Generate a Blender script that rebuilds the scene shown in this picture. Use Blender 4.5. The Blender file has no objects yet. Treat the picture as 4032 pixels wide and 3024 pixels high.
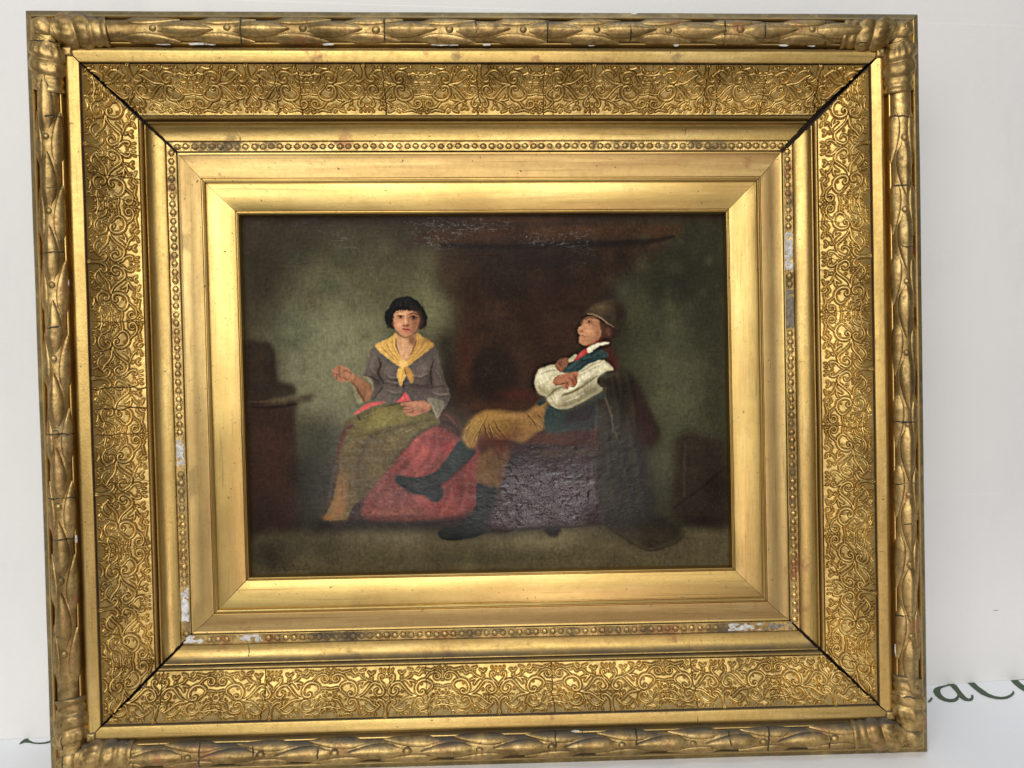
import bpy, math, random
import numpy as np
from mathutils import Matrix, Vector
from mathutils.geometry import tessellate_polygon

rng = np.random.default_rng(7)
random.seed(7)
SC = bpy.context.scene
COL = SC.collection

# ------------------------------------------------------------------ camera
cam_d = bpy.data.cameras.new('camera')
cam = bpy.data.objects.new('camera', cam_d)
COL.objects.link(cam)
cam_d.sensor_width = 36.0
cam_d.lens = 29.642
cam_d.clip_start = 0.02
cam_d.clip_end = 60
cam.matrix_world = Matrix(((0.999228, 0.012446, -0.037268, -0.009458),
                           (-0.037854, 0.050717, -0.997995, -0.949013),
                           (-0.010531, 0.998635, 0.051149, 0.460553),
                           (0, 0, 0, 1)))
SC.camera = cam

# ------------------------------------------------------------------ light: indoor, soft window light from the room side
world = bpy.data.worlds.new('World')
SC.world = world
world.use_nodes = True
bg = world.node_tree.nodes['Background']
bg.inputs[0].default_value = (1.0, 0.98, 0.95, 1)
bg.inputs[1].default_value = 0.17

def area(name, loc, target, sx, sy, power, col):
    l = bpy.data.lights.new(name, 'AREA')
    l.shape = 'RECTANGLE'; l.size = sx; l.size_y = sy
    l.energy = power; l.color = col
    o = bpy.data.objects.new(name, l); COL.objects.link(o)
    o.location = loc
    d = Vector(target) - Vector(loc)
    o.rotation_euler = d.to_track_quat('-Z', 'Y').to_euler()
    return o
area('window_light', (-0.45, -2.65, 1.50), (0, 0, 0.42), 3.0, 2.0, 72, (1.0, 0.995, 0.975))
area('ceiling_light', (0.3, -0.22, 2.6), (0.2, -0.1, 0.0), 1.6, 0.5, 10.5, (0.86, 0.92, 1.0))
area('glare_light', (0.26, -2.05, -0.12), (0.05, 0, 0.32), 0.60, 0.44, 4.2, (1.0, 0.83, 0.88))  # added low lamp, mirrored as the lavender glare on the painted chair seat

vs = SC.view_settings
vs.view_transform = 'Standard'; vs.look = 'None'; vs.exposure = 0.0; vs.gamma = 1.0
vs.use_curve_mapping = False

# ------------------------------------------------------------------ node helpers
def srgb(c):
    return tuple(((v / 255) / 12.92 if v / 255 <= 0.04045 else ((v / 255 + 0.055) / 1.055) ** 2.4) for v in c)

class NT:
    def __init__(s, name):
        m = bpy.data.materials.new(name); m.use_nodes = True
        s.m = m; s.t = m.node_tree; s.b = s.t.nodes['Principled BSDF']
    def n(s, kind, **kw):
        nd = s.t.nodes.new(kind)
        for k, v in kw.items():
            setattr(nd, k, v)
        return nd
    def l(s, a, b):
        s.t.links.new(a, b)
    def pos(s, scale=(1, 1, 1), rot=(0, 0, 0)):
        g = s.n('ShaderNodeNewGeometry')
        mp = s.n('ShaderNodeMapping')
        mp.inputs['Scale'].default_value = scale
        mp.inputs['Rotation'].default_value = rot
        s.l(g.outputs['Position'], mp.inputs['Vector'])
        return mp.outputs['Vector']
    def noise(s, vec, scale, detail=5, rough=0.6, dist=0.0):
        nd = s.n('ShaderNodeTexNoise')
        nd.inputs['Scale'].default_value = scale
        nd.inputs['Detail'].default_value = detail
        nd.inputs['Roughness'].default_value = rough
        nd.inputs['Distortion'].default_value = dist
        s.l(vec, nd.inputs['Vector'])
        return nd.outputs['Fac']
    def ramp(s, fac, stops):
        r = s.n('ShaderNodeValToRGB')
        e = r.color_ramp.elements
        while len(e) < len(stops):
            e.new(0.5)
        for el, (p, c) in zip(e, stops):
            el.position = p
            el.color = c if len(c) == 4 else (*c, 1)
        s.l(fac, r.inputs['Fac'])
        return r.outputs['Color']
    def step(s, fac, a, b, lo=0.0, hi=1.0):
        r = s.n('ShaderNodeMapRange')
        r.inputs['From Min'].default_value = a; r.inputs['From Max'].default_value = b
        r.inputs['To Min'].default_value = lo; r.inputs['To Max'].default_value = hi
        s.l(fac, r.inputs['Value'])
        return r.outputs['Result']
    def mix(s, fac, a, b, mode='MIX'):
        m = s.n('ShaderNodeMix', data_type='RGBA', blend_type=mode)
        if isinstance(fac, (int, float)):
            m.inputs[0].default_value = fac
        else:
            s.l(fac, m.inputs[0])
        for sock, v in ((m.inputs[6], a), (m.inputs[7], b)):
            if isinstance(v, tuple):
                sock.default_value = v if len(v) == 4 else (*v, 1)
            else:
                s.l(v, sock)
        return m.outputs[2]
    def math(s, op, a, b=0.0):
        m = s.n('ShaderNodeMath', operation=op)
        for sock, v in ((m.inputs[0], a), (m.inputs[1], b)):
            if isinstance(v, (int, float)):
                sock.default_value = v
            else:
                s.l(v, sock)
        return m.outputs[0]
    def bump(s, h, strength, dist, prev=None):
        b = s.n('ShaderNodeBump')
        b.inputs['Strength'].default_value = strength
        b.inputs['Distance'].default_value = dist
        s.l(h, b.inputs['Height'])
        if prev is not None:
            s.l(prev, b.inputs['Normal'])
        return b.outputs['Normal']

GOLD = (0.62, 0.43, 0.145)
def gold_mat(name, streak=None, base=GOLD, dull=(0.36, 0.235, 0.075), r0=0.32, r1=0.50, dull_amt=0.85,
             wear=0.60, dirt=0.62, bole=(0.30, 0.125, 0.045), bumpy=0.25, dust=0.0, fleck=0.22, laps=None, crack=None, spec=14, cwid=0.008, cth=0.5):
    k = NT(name)
    v = k.pos()
    sv = k.pos(streak) if streak else v
    n1 = k.noise(sv, 16, 6, 0.62, 0.35)
    n2 = k.noise(k.pos(streak if streak else (1, 1, 1), (0.3, 0.2, 0.5)), 60, 5, 0.65)
    n3 = k.noise(v, 28, 8, 0.7)
    n4 = k.noise(k.pos((1, 1, 1), (1.1, 0.4, 0.7)), 260, 4, 0.6)
    big = k.noise(k.pos(tuple(0.5 + 0.5 * q for q in streak) if streak else (1, 1, 1), (0.2, 0.7, 0.1)), 7, 6, 0.68, 0.6)
    c = k.mix(k.step(n1, 0.42, 0.64, 0.0, dull_amt), base, dull)
    c = k.mix(k.step(big, 0.48, 0.62, 0.0, 0.55 * dull_amt), c, dull)
    c = k.mix(k.step(n2, 0.50, 0.72, 0.0, 0.45), c, (0.80, 0.61, 0.27))
    fine = k.noise(k.pos((1, 1, 1), (0.5, 1.3, 0.2)), 170, 6, 0.72, 0.2)
    c = k.mix(k.step(fine, 0.47, 0.66, 0.0, fleck), c, tuple(0.55 * q for q in dull))
    c = k.mix(k.step(fine, 0.40, 0.28, 0.0, 0.35 * fleck), c, (0.80, 0.61, 0.27))
    sc_ = k.noise(k.pos(tuple(q * 0.25 if q < 0.5 else q * 1.5 for q in streak) if streak else (1, 1, 1), (0.03, 0.02, 0.04)), 300, 3, 0.5)
    c = k.mix(k.step(sc_, 0.60, 0.74, 0.0, 0.55 if streak else 0.2), c, tuple(0.6 * q for q in dull))
    if laps:
        # laps of the individual gold leaves
        gl_ = k.n('ShaderNodeNewGeometry'); sl_ = k.n('ShaderNodeSeparateXYZ'); k.l(gl_.outputs['Position'], sl_.inputs[0])
        vl = k.n('ShaderNodeTexVoronoi', voronoi_dimensions='1D'); vl.inputs['Scale'].default_value = 13.0; vl.inputs['Randomness'].default_value = 0.35
        k.l(k.math('ADD', sl_.outputs[0 if laps == 'x' else 2], k.math('MULTIPLY', k.noise(v, 60, 3, 0.5), 0.006)), vl.inputs['W'])
        sc2 = k.n('ShaderNodeSeparateColor'); k.l(vl.outputs['Color'], sc2.inputs[0])
        c = k.mix(k.step(sc2.outputs[0], 0.0, 1.0, 0.0, 0.16), c, dull)
    w = k.step(n3, wear, wear + 0.09)
    c = k.mix(k.math('MULTIPLY', w, 0.75), c, bole)
    d = k.step(k.noise(k.pos((1, 1, 1), (0.9, 0.1, 0.3)), 11, 9, 0.74), dirt, dirt + 0.12)
    sp = k.step(n4, 0.66, 0.72)
    dd = k.math('MAXIMUM', d, sp)
    c = k.mix(k.math('MULTIPLY', dd, 0.8), c, (0.045, 0.035, 0.026))
    if dust > 0:
        # grey dust settled on ledges that face up
        gn = k.n('ShaderNodeNewGeometry')
        sn_ = k.n('ShaderNodeSeparateXYZ'); k.l(gn.outputs['Normal'], sn_.inputs[0])
        du = k.math('MULTIPLY', k.step(sn_.outputs[2], 0.40, 0.78), k.step(k.noise(v, 30, 6, 0.7), 0.30, 0.55, 0.25, dust))
        c = k.mix(du, c, (0.075, 0.068, 0.056))
        dd = k.math('MAXIMUM', dd, du)
    met = k.math('SUBTRACT', 1.0, k.math('MULTIPLY', k.math('MAXIMUM', dd, k.math('MULTIPLY', w, 0.6)), 0.75))
    rgh = k.step(k.noise(sv, 45, 5, 0.6), 0.3, 0.7, r0, r1)
    rgh = k.math('ADD', rgh, k.math('MULTIPLY', dd, 0.25))
    rgh = k.math('ADD', rgh, k.step(fine, 0.35, 0.65, -0.10 * fleck, 0.16 * fleck))
    nrm = k.bump(k.noise(v, 420, 4, 0.6), bumpy, 0.0006)
    nrm = k.bump(fine, bumpy * min(1.0, 2 * fleck), 0.0010, nrm)
    nrm = k.bump(n1, bumpy, 0.0012, nrm)
    if crack is not None:
        # fine shrinkage cracks running across the moulding
        g = k.n('ShaderNodeNewGeometry')
        sx = k.n('ShaderNodeSeparateXYZ'); k.l(g.outputs['Position'], sx.inputs[0])
        ax = sx.outputs[0 if crack == 'x' else 2]
        wob = k.math('MULTIPLY', k.math('SUBTRACT', k.noise(v, 90, 3, 0.5), 0.5), 0.006)
        vo = k.n('ShaderNodeTexVoronoi', voronoi_dimensions='1D', feature='DISTANCE_TO_EDGE')
        vo.inputs['Scale'].default_value = spec
        vo.inputs['Randomness'].default_value = 1.0
        k.l(k.math('ADD', ax, wob), vo.inputs['W'])
        cr = k.step(vo.outputs['Distance'], cwid * 0.3, cwid, 1.0, 0.0)
        cr = k.math('MULTIPLY', cr, k.step(k.noise(v, 30, 3, 0.6), cth, cth + 0.06))
        c = k.mix(cr, c, (0.012, 0.009, 0.006))
        met = k.math('MULTIPLY', met, k.math('SUBTRACT', 1.0, cr))
        nrm = k.bump(k.math('SUBTRACT', 1.0, cr), 0.6, 0.0012, nrm)
    k.l(c, k.b.inputs['Base Color']); k.l(met, k.b.inputs['Metallic'])
    k.l(rgh, k.b.inputs['Roughness']); k.l(nrm, k.b.inputs['Normal'])
    return k.m

M = {}
M['rail_h'] = gold_mat('gilt_moulding_horizontal', streak=(0.10, 1, 1), laps='x', dust=0.75, crack='x', spec=9, cwid=0.004, cth=0.60)
M['rail_v'] = gold_mat('gilt_moulding_vertical', streak=(1, 1, 0.10), laps='z', dust=0.75, crack='z', spec=9, cwid=0.004, cth=0.60)
M['slip_h'] = gold_mat('burnished_slip_horizontal', streak=(0.07, 1, 1), laps='x', base=(0.70, 0.505, 0.17), dull=(0.42, 0.27, 0.09), dull_amt=1.0, r0=0.30, r1=0.46,
                       wear=0.66, dirt=0.69, bumpy=0.14, fleck=0.10)
M['slip_v'] = gold_mat('burnished_slip_vertical', streak=(1, 1, 0.07), laps='z', base=(0.70, 0.505, 0.17), dull=(0.42, 0.27, 0.09), dull_amt=1.0, r0=0.30, r1=0.46,
                       wear=0.66, dirt=0.69, bumpy=0.14, fleck=0.10)
for ax_, st_ in (('h', (0.07, 1, 1)), ('v', (1, 1, 0.07))):
    M['matt_' + ax_] = gold_mat('matt_slip_' + ax_, streak=st_, laps='x' if ax_ == 'h' else 'z', base=(0.58, 0.405, 0.155), dull=(0.38, 0.235, 0.09), dull_amt=1.0, r0=0.40, r1=0.56,
                               wear=0.62, dirt=0.66, bumpy=0.16, fleck=0.14)
M['frieze'] = gold_mat('gilt_frieze', base=(0.72, 0.51, 0.175), dull=(0.36, 0.235, 0.075), dull_amt=0.7, r0=0.36, r1=0.50, wear=0.63, dirt=0.63, bumpy=0.3, dust=0.4)
M['carved_h'] = gold_mat('gilt_laurel_horizontal', base=(0.54, 0.365, 0.14), dull=(0.22, 0.14, 0.05), dull_amt=0.85, wear=0.56, dirt=0.56, fleck=0.6,
                         r0=0.34, r1=0.50, bumpy=0.35, dust=0.95, crack='x', spec=13, cwid=0.013, cth=0.46)
M['carved_v'] = gold_mat('gilt_laurel_vertical', base=(0.54, 0.365, 0.14), dull=(0.22, 0.14, 0.05), dull_amt=0.85, wear=0.56, dirt=0.57, fleck=0.6,
                         r0=0.34, r1=0.50, bumpy=0.35, dust=0.95, crack='z', spec=13, cwid=0.013, cth=0.46)
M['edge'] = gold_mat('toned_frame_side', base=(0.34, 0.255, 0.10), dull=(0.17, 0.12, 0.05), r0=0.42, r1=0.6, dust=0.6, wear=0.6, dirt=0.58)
M['bead'] = gold_mat('gilt_bead', base=(0.72, 0.505, 0.19), dull=(0.34, 0.22, 0.075), dull_amt=0.9, wear=0.54, dirt=0.52, bumpy=0.5, fleck=0.8, r0=0.24, r1=0.42)

def simple(name, c, rough=0.8, nscale=60, amt=0.25, bmp=0.3, dark=None):
    k = NT(name); v = k.pos()
    dk = dark or tuple(x * (1 - amt) for x in c)
    col = k.mix(k.step(k.noise(v, nscale, 7, 0.65), 0.35, 0.7), c, dk)
    k.l(col, k.b.inputs['Base Color'])
    k.b.inputs['Roughness'].default_value = rough
    k.l(k.bump(k.noise(v, nscale * 4, 5, 0.6), bmp, 0.0006), k.b.inputs['Normal'])
    return k.m
M['wood'] = simple('bare_pine', (0.10, 0.065, 0.04), 0.85)
M['gesso'] = simple('chipped_gesso', (0.80, 0.79, 0.76), 0.9, 170, dark=(0.36, 0.34, 0.29), bmp=0.8)
M['gesso_dirty'] = simple('soiled_gesso', (0.30, 0.255, 0.19), 0.85, 150, dark=(0.11, 0.095, 0.075), bmp=0.8)
M['ink'] = simple('green_print', srgb((56, 80, 50)), 0.55, 300, amt=0.18, bmp=0.05)

# ------------------------------------------------------------------ mesh helpers
def mesh_from(name, verts, faces, mats, mat_idx=None, smooth=True):
    me = bpy.data.meshes.new(name)
    me.from_pydata([tuple(v) for v in verts], [], faces)
    for m in (mats if isinstance(mats, (list, tuple)) else [mats]):
        me.materials.append(m)
    if mat_idx is not None:
        me.polygons.foreach_set('material_index', mat_idx)
    me.polygons.foreach_set('use_smooth', [smooth] * len(me.polygons))
    me.update()
    return me

def grid_mesh(name, P, mat, closed_u=False):
    """P: (nu, nv, 3) array -> quad grid mesh built with fast array calls"""
    nu, nv = P.shape[:2]
    i = np.arange(nu * nv).reshape(nu, nv)
    q = np.stack([i[:-1, :-1], i[1:, :-1], i[1:, 1:], i[:-1, 1:]], -1).reshape(-1, 4)
    me = bpy.data.meshes.new(name)
    me.vertices.add(nu * nv); me.vertices.foreach_set('co', P.astype(np.float32).ravel())
    nq = len(q)
    me.loops.add(nq * 4); me.loops.foreach_set('vertex_index', q.astype(np.int32).ravel())
    me.polygons.add(nq)
    me.polygons.foreach_set('loop_start', np.arange(0, nq * 4, 4, dtype=np.int32))
    me.polygons.foreach_set('use_smooth', np.ones(nq, dtype=bool))
    me.materials.append(mat)
    me.update(calc_edges=True)
    me.validate()
    return me

def link(name, me, parent=None, mat=None, loc=None):
    o = bpy.data.objects.new(name, me); COL.objects.link(o)
    if parent is not None:
        o.parent = parent
    if mat is not None:
        o.matrix_basis = mat
    if loc is not None:
        o.location = loc
    return o

def tag(o, label=None, cat=None, group=None, kind=None):
    for k, v in (('label', label), ('category', cat), ('group', group), ('kind', kind)):
        if v:
            o[k] = v
    return o

def vnoise(nx, ny, cx, cy, r=rng):
    """smooth value noise nx x ny with cx x cy cells, range about -1..1"""
    g = r.standard_normal((cx + 3, cy + 3))
    x = np.linspace(0, cx, nx, endpoint=False); y = np.linspace(0, cy, ny, endpoint=False)
    xi = x.astype(int); yi = y.astype(int)
    fx = x - xi; fy = y - yi
    fx = fx * fx * (3 - 2 * fx); fy = fy * fy * (3 - 2 * fy)
    a = g[np.ix_(xi, yi)]; b = g[np.ix_(xi + 1, yi)]; c = g[np.ix_(xi, yi + 1)]; d = g[np.ix_(xi + 1, yi + 1)]
    fx = fx[:, None]; fy = fy[None, :]
    return (a * (1 - fx) + b * fx) * (1 - fy) + (c * (1 - fx) + d * fx) * fy

def spline(pts, n=8, closed=False):
    p = np.asarray(pts, float)
    if closed:
        p = np.vstack([p[-1:], p, p[:2]])
    else:
        p = np.vstack([2 * p[0] - p[1], p, 2 * p[-1] - p[-2]])
    out = []
    t = np.linspace(0, 1, n, endpoint=False)[:, None]
    for i in range(1, len(p) - 2):
        a, b, c, d = p[i - 1], p[i], p[i + 1], p[i + 2]
        out.append(0.5 * ((2 * b) + (c - a) * t + (2 * a - 5 * b + 4 * c - d) * t ** 2 + (-a + 3 * b - 3 * c + d) * t ** 3))
    out = np.vstack(out)
    if not closed:
        out = np.vstack([out, p[-2]])
    return out

# ------------------------------------------------------------------ the setting: wall and tabletop
WA = Vector((-0.5776, 0.0392, 0)); WB = Vector((0.7143, 0.1340, 0))
wd = (WB - WA).normalized()                    # along the wall
wn = Vector((wd.y, -wd.x, 0))                  # towards the room

k = NT('painted_wall')
v = k.pos()
c = k.mix(k.step(k.noise(v, 3.0, 5, 0.55), 0.35, 0.7), srgb((233, 231, 227)), srgb((227, 226, 223)))
c = k.mix(k.step(k.noise(v, 240, 3, 0.5), 0.68, 0.80, 0, 0.22), c, srgb((190, 188, 182)))
c = k.mix(k.step(k.noise(k.pos((1, 1, 0.35)), 9, 7, 0.7), 0.52, 0.72, 0, 0.35), c, srgb((212, 212, 210)))
k.l(c, k.b.inputs['Base Color']); k.b.inputs['Roughness'].default_value = 0.75
k.l(k.bump(k.noise(v, 110, 7, 0.65), 0.35, 0.0016), k.b.inputs['Normal'])
WALL = k.m
def wall_pt(s, out, z):
    p = WA + wd * s + wn * out
    return (p.x, p.y, z)
# wall built as two hung sheets of lining paper with a shallow seam step low down
wv, wf = [], []
prof = [(0.0, -1.2), (0.0, 0.2515), (-0.0006, 0.2520), (-0.0006, 0.858), (-0.0011, 0.8585), (-0.0011, 2.6)]
for s in (-2.6, 4.0):
    for o_, z_ in prof:
        wv.append(wall_pt(s, o_, z_))
n = len(prof)
for i in range(n - 1):
    wf.append((i, i + n, i + n + 1, i + 1))
wall = link('wall', mesh_from('wall', wv, wf, WALL, smooth=False))
tag(wall, kind='structure')

# small scuffs and a stray hair on the wall
M['scuff'] = simple('scuff', (0.34, 0.34, 0.33), 0.9)
def scuff(pts, w):
    p = spline(pts, 6)
    L, R_ = [], []
    for i, (s, z) in enumerate(p):
        t = p[min(i + 1, len(p) - 1)] - p[max(i - 1, 0)]
        t = t / (np.linalg.norm(t) + 1e-9)
        ww = w * (0.35 + 0.65 * math.sin(math.pi * (i + 0.5) / len(p)))
        L.append(wall_pt(s - t[1] * ww, 0.0006, z + t[0] * ww)); R_.append(wall_pt(s + t[1] * ww, 0.0006, z - t[0] * ww))
    m_ = len(p)
    o = link('scuff', mesh_from('scuff', L + R_, [(i, i + 1, i + 1 + m_, i + m_) for i in range(m_ - 1)], M['scuff'], smooth=False), wall)
scuff([(-0.03, 0.785), (-0.036, 0.779), (-0.037, 0.772)], 0.00035)
scuff([(1.249, 0.096), (1.252, 0.0955), (1.256, 0.096)], 0.0005)
scuff([(0.205, 0.898), (0.218, 0.8995), (0.232, 0.898), (0.24, 0.896)], 0.0003)
scuff([(1.318, 0.061), (1.3184, 0.0605)], 0.0005)

k = NT('table_top_paint')
k.b.inputs['Base Color'].default_value = (0.55, 0.52, 0.47, 1); k.b.inputs['Roughness'].default_value = 0.6
TABLE = k.m
def table_poly(inset_front, z0, z1, back_gap, s0=-2.4, s1=3.8, mat=TABLE, name='tabletop'):
    top, bot = [], []
    for s, o_ in ((s0, back_gap), (s1, back_gap), (s1, inset_front), (s0, inset_front)):
        top.append(wall_pt(s, o_, z1)); bot.append(wall_pt(s, o_, z0))
    f = [(3, 2, 1, 0), (4, 5, 6, 7)] + [(i, (i + 1) % 4, (i + 1) % 4 + 4, i + 4) for i in range(4)]
    return mesh_from(name, top + bot, f, mat, smooth=False)
table = link('tabletop', table_poly(0.42, -0.04, -0.0012, 0.0))
tag(table, kind='structure')

# white printed sheet lying on the table, its back edge against the wall
k = NT('white_vinyl_sheet')
v = k.pos()
c = k.mix(k.step(k.noise(v, 30, 4, 0.6), 0.3, 0.75), srgb((249, 251, 255)), srgb((246, 249, 255)))
c = k.mix(k.step(k.noise(v, 330, 2, 0.5), 0.745, 0.765, 0, 0.7), c, (0.35, 0.34, 0.36))
k.l(c, k.b.inputs['Base Color']); k.b.inputs['Roughness'].default_value = 0.42
k.l(k.bump(k.noise(v, 9, 3, 0.5), 0.25, 0.002), k.b.inputs['Normal'])
sheet = bpy.data.objects.new('printed_sheet', None); COL.objects.link(sheet)
tag(sheet, 'white sheet with dark green script lettering under the frame against the wall', 'printed sheet')
link('sheet', table_poly(0.40, -0.0010, -0.0002, 0.0006, -2.2, 3.6, k.m, 'sheet'), sheet)
LET = {
 'a': [[(6038,1244),(6133,1251),(6140,1205),(6110,1096),(6078,973),(6051,837),(6057,792),(6086,798),(6117,833),(6144,885),(6172,906),(6175,883),(6142,817),(6094,753),(6041,712),(6004,714),(5969,731),(5961,783),(5962,835),(5916,771),(5862,723),(5809,697),(5753,700),(5708,732),(5681,801),(5688,905),(5719,1011),(5764,1086),(5826,1145),(5909,1188),(6015,1221)],
       [(6039,1188),(5939,1146),(5883,1110),(5836,1050),(5796,960),(5778,870),(5789,809),(5831,791),(5887,810),(5955,874),(5984,917),(6013,1008),(6027,1101)]],
 'c': [[(6323,1267),(6417,1282),(6422,1252),(6402,1141),(6402,1030),(6401,922),(6431,844),(6496,813),(6570,828),(6653,876),(6719,933),(6768,999),(6757,946),(6715,887),(6640,816),(6543,754),(6461,737),(6391,749),(6329,805),(6289,898),(6294,1037),(6306,1147)]],
 'd': [[(6942,1343),(7038,1348),(7152,1354),(7284,1359),(7259,1322),(7131,1322),(7041,1311),(7022,1230),(7012,1142),(7036,990),(6923,821),(6890,956),(6885,1031),(6900,1157),(6926,1269)]],
 't': [[(5500,738),(5541,780),(5615,862),(5617,827),(5547,742),(5506,708),(5484,710)]],
 's': [[(-5486,259),(-5500,333),(-5493,394),(-5462,410),(-5442,378),(-5411,346),(-5341,299),(-5277,285),(-5213,291),(-5173,325),(-5157,361),(-5132,311),(-5148,275),(-5177,255),(-5247,247),(-5321,261),(-5387,289),(-5443,299),(-5459,275),(-5474,252)]],
}
for key, loops in LET.items():
    sm = []
    for lp in loops:
        p = np.array(lp, float) * 1e-4
        sm.append(spline(p, 3, True) if key in 'a' and lp is loops[-1] else p)
    flat = [tuple(q) for lp in sm for q in lp]
    tri = tessellate_polygon([[Vector((q[0], q[1], 0)) for q in lp] for lp in sm])
    fs = []
    for t in tri:
        a_, b_, c_ = (Vector(flat[i]) for i in t)
        fs.append(t if (b_ - a_).cross(c_ - a_) > 0 else t[::-1])
    # keep a hair clear of the wall plane
    link('letter', mesh_from('letter', [(x, min(y, WA.y + (x - WA.x) * wd.y / wd.x - 0.0012), 0.0001) for x, y in flat], [tuple(t) for t in fs], M['ink'], smooth=False), sheet)

# ------------------------------------------------------------------ the frame: local x right, y up, z towards the viewer
FW, FH, SHEAR, ZB = 0.95, 0.8087, -0.01104, -0.008
OZ = -0.0218          # height of the outer mouldings
LEAN = math.radians(1.8)
frame = bpy.data.objects.new('picture_frame', None); COL.objects.link(frame)
frame.rotation_euler = (math.pi / 2 - LEAN, 0, 0)
tag(frame, 'large ornate gilt picture frame with cracked mitres and chipped beading', 'picture frame')

def FP(P):
    """frame-centre coords -> local coords of the frame (the whole frame is slightly racked)"""
    P = np.array(P, float)
    Q = P.copy()
    Q[..., 0] = P[..., 0] + SHEAR * P[..., 1]
    Q[..., 1] = P[..., 1] + FH / 2
    Q[..., 2] = P[..., 2] - ZB
    return Q
SIDES = [  # rotation about z, length of side, half distance from centre to that outer edge
    (0.0, FW, FH / 2), (-math.pi / 2, FH, FW / 2), (math.pi, FW, FH / 2), (math.pi / 2, FH, FW / 2)]
def side_xy(k, s, d):
    rot, L, h = SIDES[k]
    x, y = s, h - np.asarray(d)
    c, sn = round(math.cos(rot)), round(math.sin(rot))
    return x * c - y * sn, x * sn + y * c
def side_pt(k, s, d, z):
    x, y = side_xy(k, np.asarray(s, float), np.asarray(d, float))
    return FP(np.stack(np.broadcast_arrays(x, y, np.asarray(z, float)), -1))
def side_matrix(k, s, d, z, extra=0.0):
    p = side_pt(k, s, d, z)
    return Matrix.Translation(Vector(p)) @ Matrix.Rotation(SIDES[k][0] + extra, 4, 'Z')

# opened mitre joints: gap at the start and end of each side (start/end in walking direction, clockwise)
GAP = [0.0042, 0.0066, 0.0038, 0.0034]   # corners: top-left, top-right, bottom-right, bottom-left
def gap_at(corner, d):
    g = GAP[corner]
    d = np.asarray(d, float)
    return np.interp(d, [0.0, 0.038, 0.045, 0.098, 0.132, 0.147], [0.0003, 0.0005, 0.35 * g, g, 0.8 * g, 0.5 * g])

def rm(L_):
    d = np.interp([p_[0] for p_ in L_], [-0.01, 0.0525, 0.0895, 0.0960, 0.0986, 0.1180, 0.1285, 0.1297, 0.1585, 0.1639, 0.1935, 0.1973, 0.21],
                  [-0.01, 0.0520, 0.0981, 0.1040, 0.1065, 0.1255, 0.1357, 0.1368, 0.1651, 0.1703, 0.1993, 0.2030, 0.2157])
    return [(float(a_), p_[1] + (OZ if p_[0] < 0.0525 and p_[1] > 0.032 else OZ * 0.5 if p_[0] < 0.0525 and p_[1] > 0 else 0)) for a_, p_ in zip(d, L_)]
# moulding section (inset from the outer edge, height)
def arc(d0, z0, d1, z1, n, kind):
    u = np.linspace(0, 1, n)
    if kind == 'cove':      # steep at the outer side, flat at the inner side
        return [(d0 + (d1 - d0) * (1 - math.cos(a * math.pi / 2)), z0 + (z1 - z0) * math.sin(a * math.pi / 2)) for a in u]
    return [(d0 + (d1 - d0) * math.sin(a * math.pi / 2), z0 + (z1 - z0) * (1 - math.cos(a * math.pi / 2))) for a in u]
TC, TA, TBASE, TB_ = 0.0198, 0.0116, 0.0660 + OZ, 0.0108      # torus centre, half width, base height, rise
sect = rm([(0.0035, ZB), (-0.0005, 0.030), (-0.0020, 0.0600), (-0.0022, 0.0655), (-0.0014, 0.0666), (0.0036, 0.0694),
        (0.0046, 0.0702), (0.0052, 0.0716), (0.0060, 0.0721), (0.0068, 0.0716), (0.0074, 0.0702), (0.0078, 0.0672)])
for a in np.linspace(-math.pi / 2 + 1e-6, math.pi / 2 - 1e-6, 15):
    sect.append((TC + TA * math.sin(a), TBASE - 0.0002 + TB_ * math.cos(a) ** 0.8))
sect += rm([(0.0316, 0.0672), (0.0319, 0.0692), (0.0325, 0.0699), (0.0334, 0.0696), (0.0340, 0.0680), (0.0343, 0.0632),
         (0.0349, 0.0612), (0.0357, 0.0610), (0.0361, 0.0625), (0.0366, 0.0650), (0.0378, 0.0672), (0.0394, 0.0684), (0.0412, 0.0689),
         (0.0424, 0.0687), (0.0460, 0.0680), (0.0500, 0.0671), (0.0513, 0.0667), (0.0519, 0.0658)])
I_F0 = len(sect)
FZ0, FZ1 = (0.0526, 0.0418), (0.0979, 0.0136)
def frieze_curve(u):
    a = 0.10 + 0.86 * np.asarray(u, float)
    f = lambda x: 1 - np.cos(x * np.pi / 2)
    g = lambda x: np.sin(x * np.pi / 2)
    d = FZ0[0] + (FZ1[0] - FZ0[0]) * (f(a) - f(0.10)) / (f(0.96) - f(0.10))
    z = FZ0[1] + (FZ1[1] - FZ0[1]) * (g(a) - g(0.10)) / (g(0.96) - g(0.10))
    u = np.asarray(u, float)
    d = 0.6 * d + 0.4 * (FZ0[0] + (FZ1[0] - FZ0[0]) * u)
    z = 0.6 * z + 0.4 * (FZ0[1] + (FZ1[1] - FZ0[1]) * u)
    return d, z
def frieze_normal(u, e=1e-3):
    d0, z0 = frieze_curve(np.clip(u - e, 0, 1)); d1, z1 = frieze_curve(np.clip(u + e, 0, 1))
    td, tz = d1 - d0, z1 - z0
    l = np.hypot(td, tz)
    return -tz / l, td / l          # points inwards and forwards
for u in np.linspace(0, 1, 12):
    d, z = frieze_curve(u); nd, nz = frieze_normal(u)
    sect.append((float(d - 0.0022 * nd), float(z - 0.0022 * nz)))
sect += rm([(0.0899, 0.0118), (0.0903, 0.0136), (0.0912, 0.0154), (0.0926, 0.0162), (0.0940, 0.0156), (0.0951, 0.0138), (0.0957, 0.0110),
         (0.0963, 0.0085), (0.0974, 0.0083), (0.0978, 0.0120), (0.0982, 0.0166), (0.0988, 0.0175), (0.0996, 0.0172)])
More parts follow.
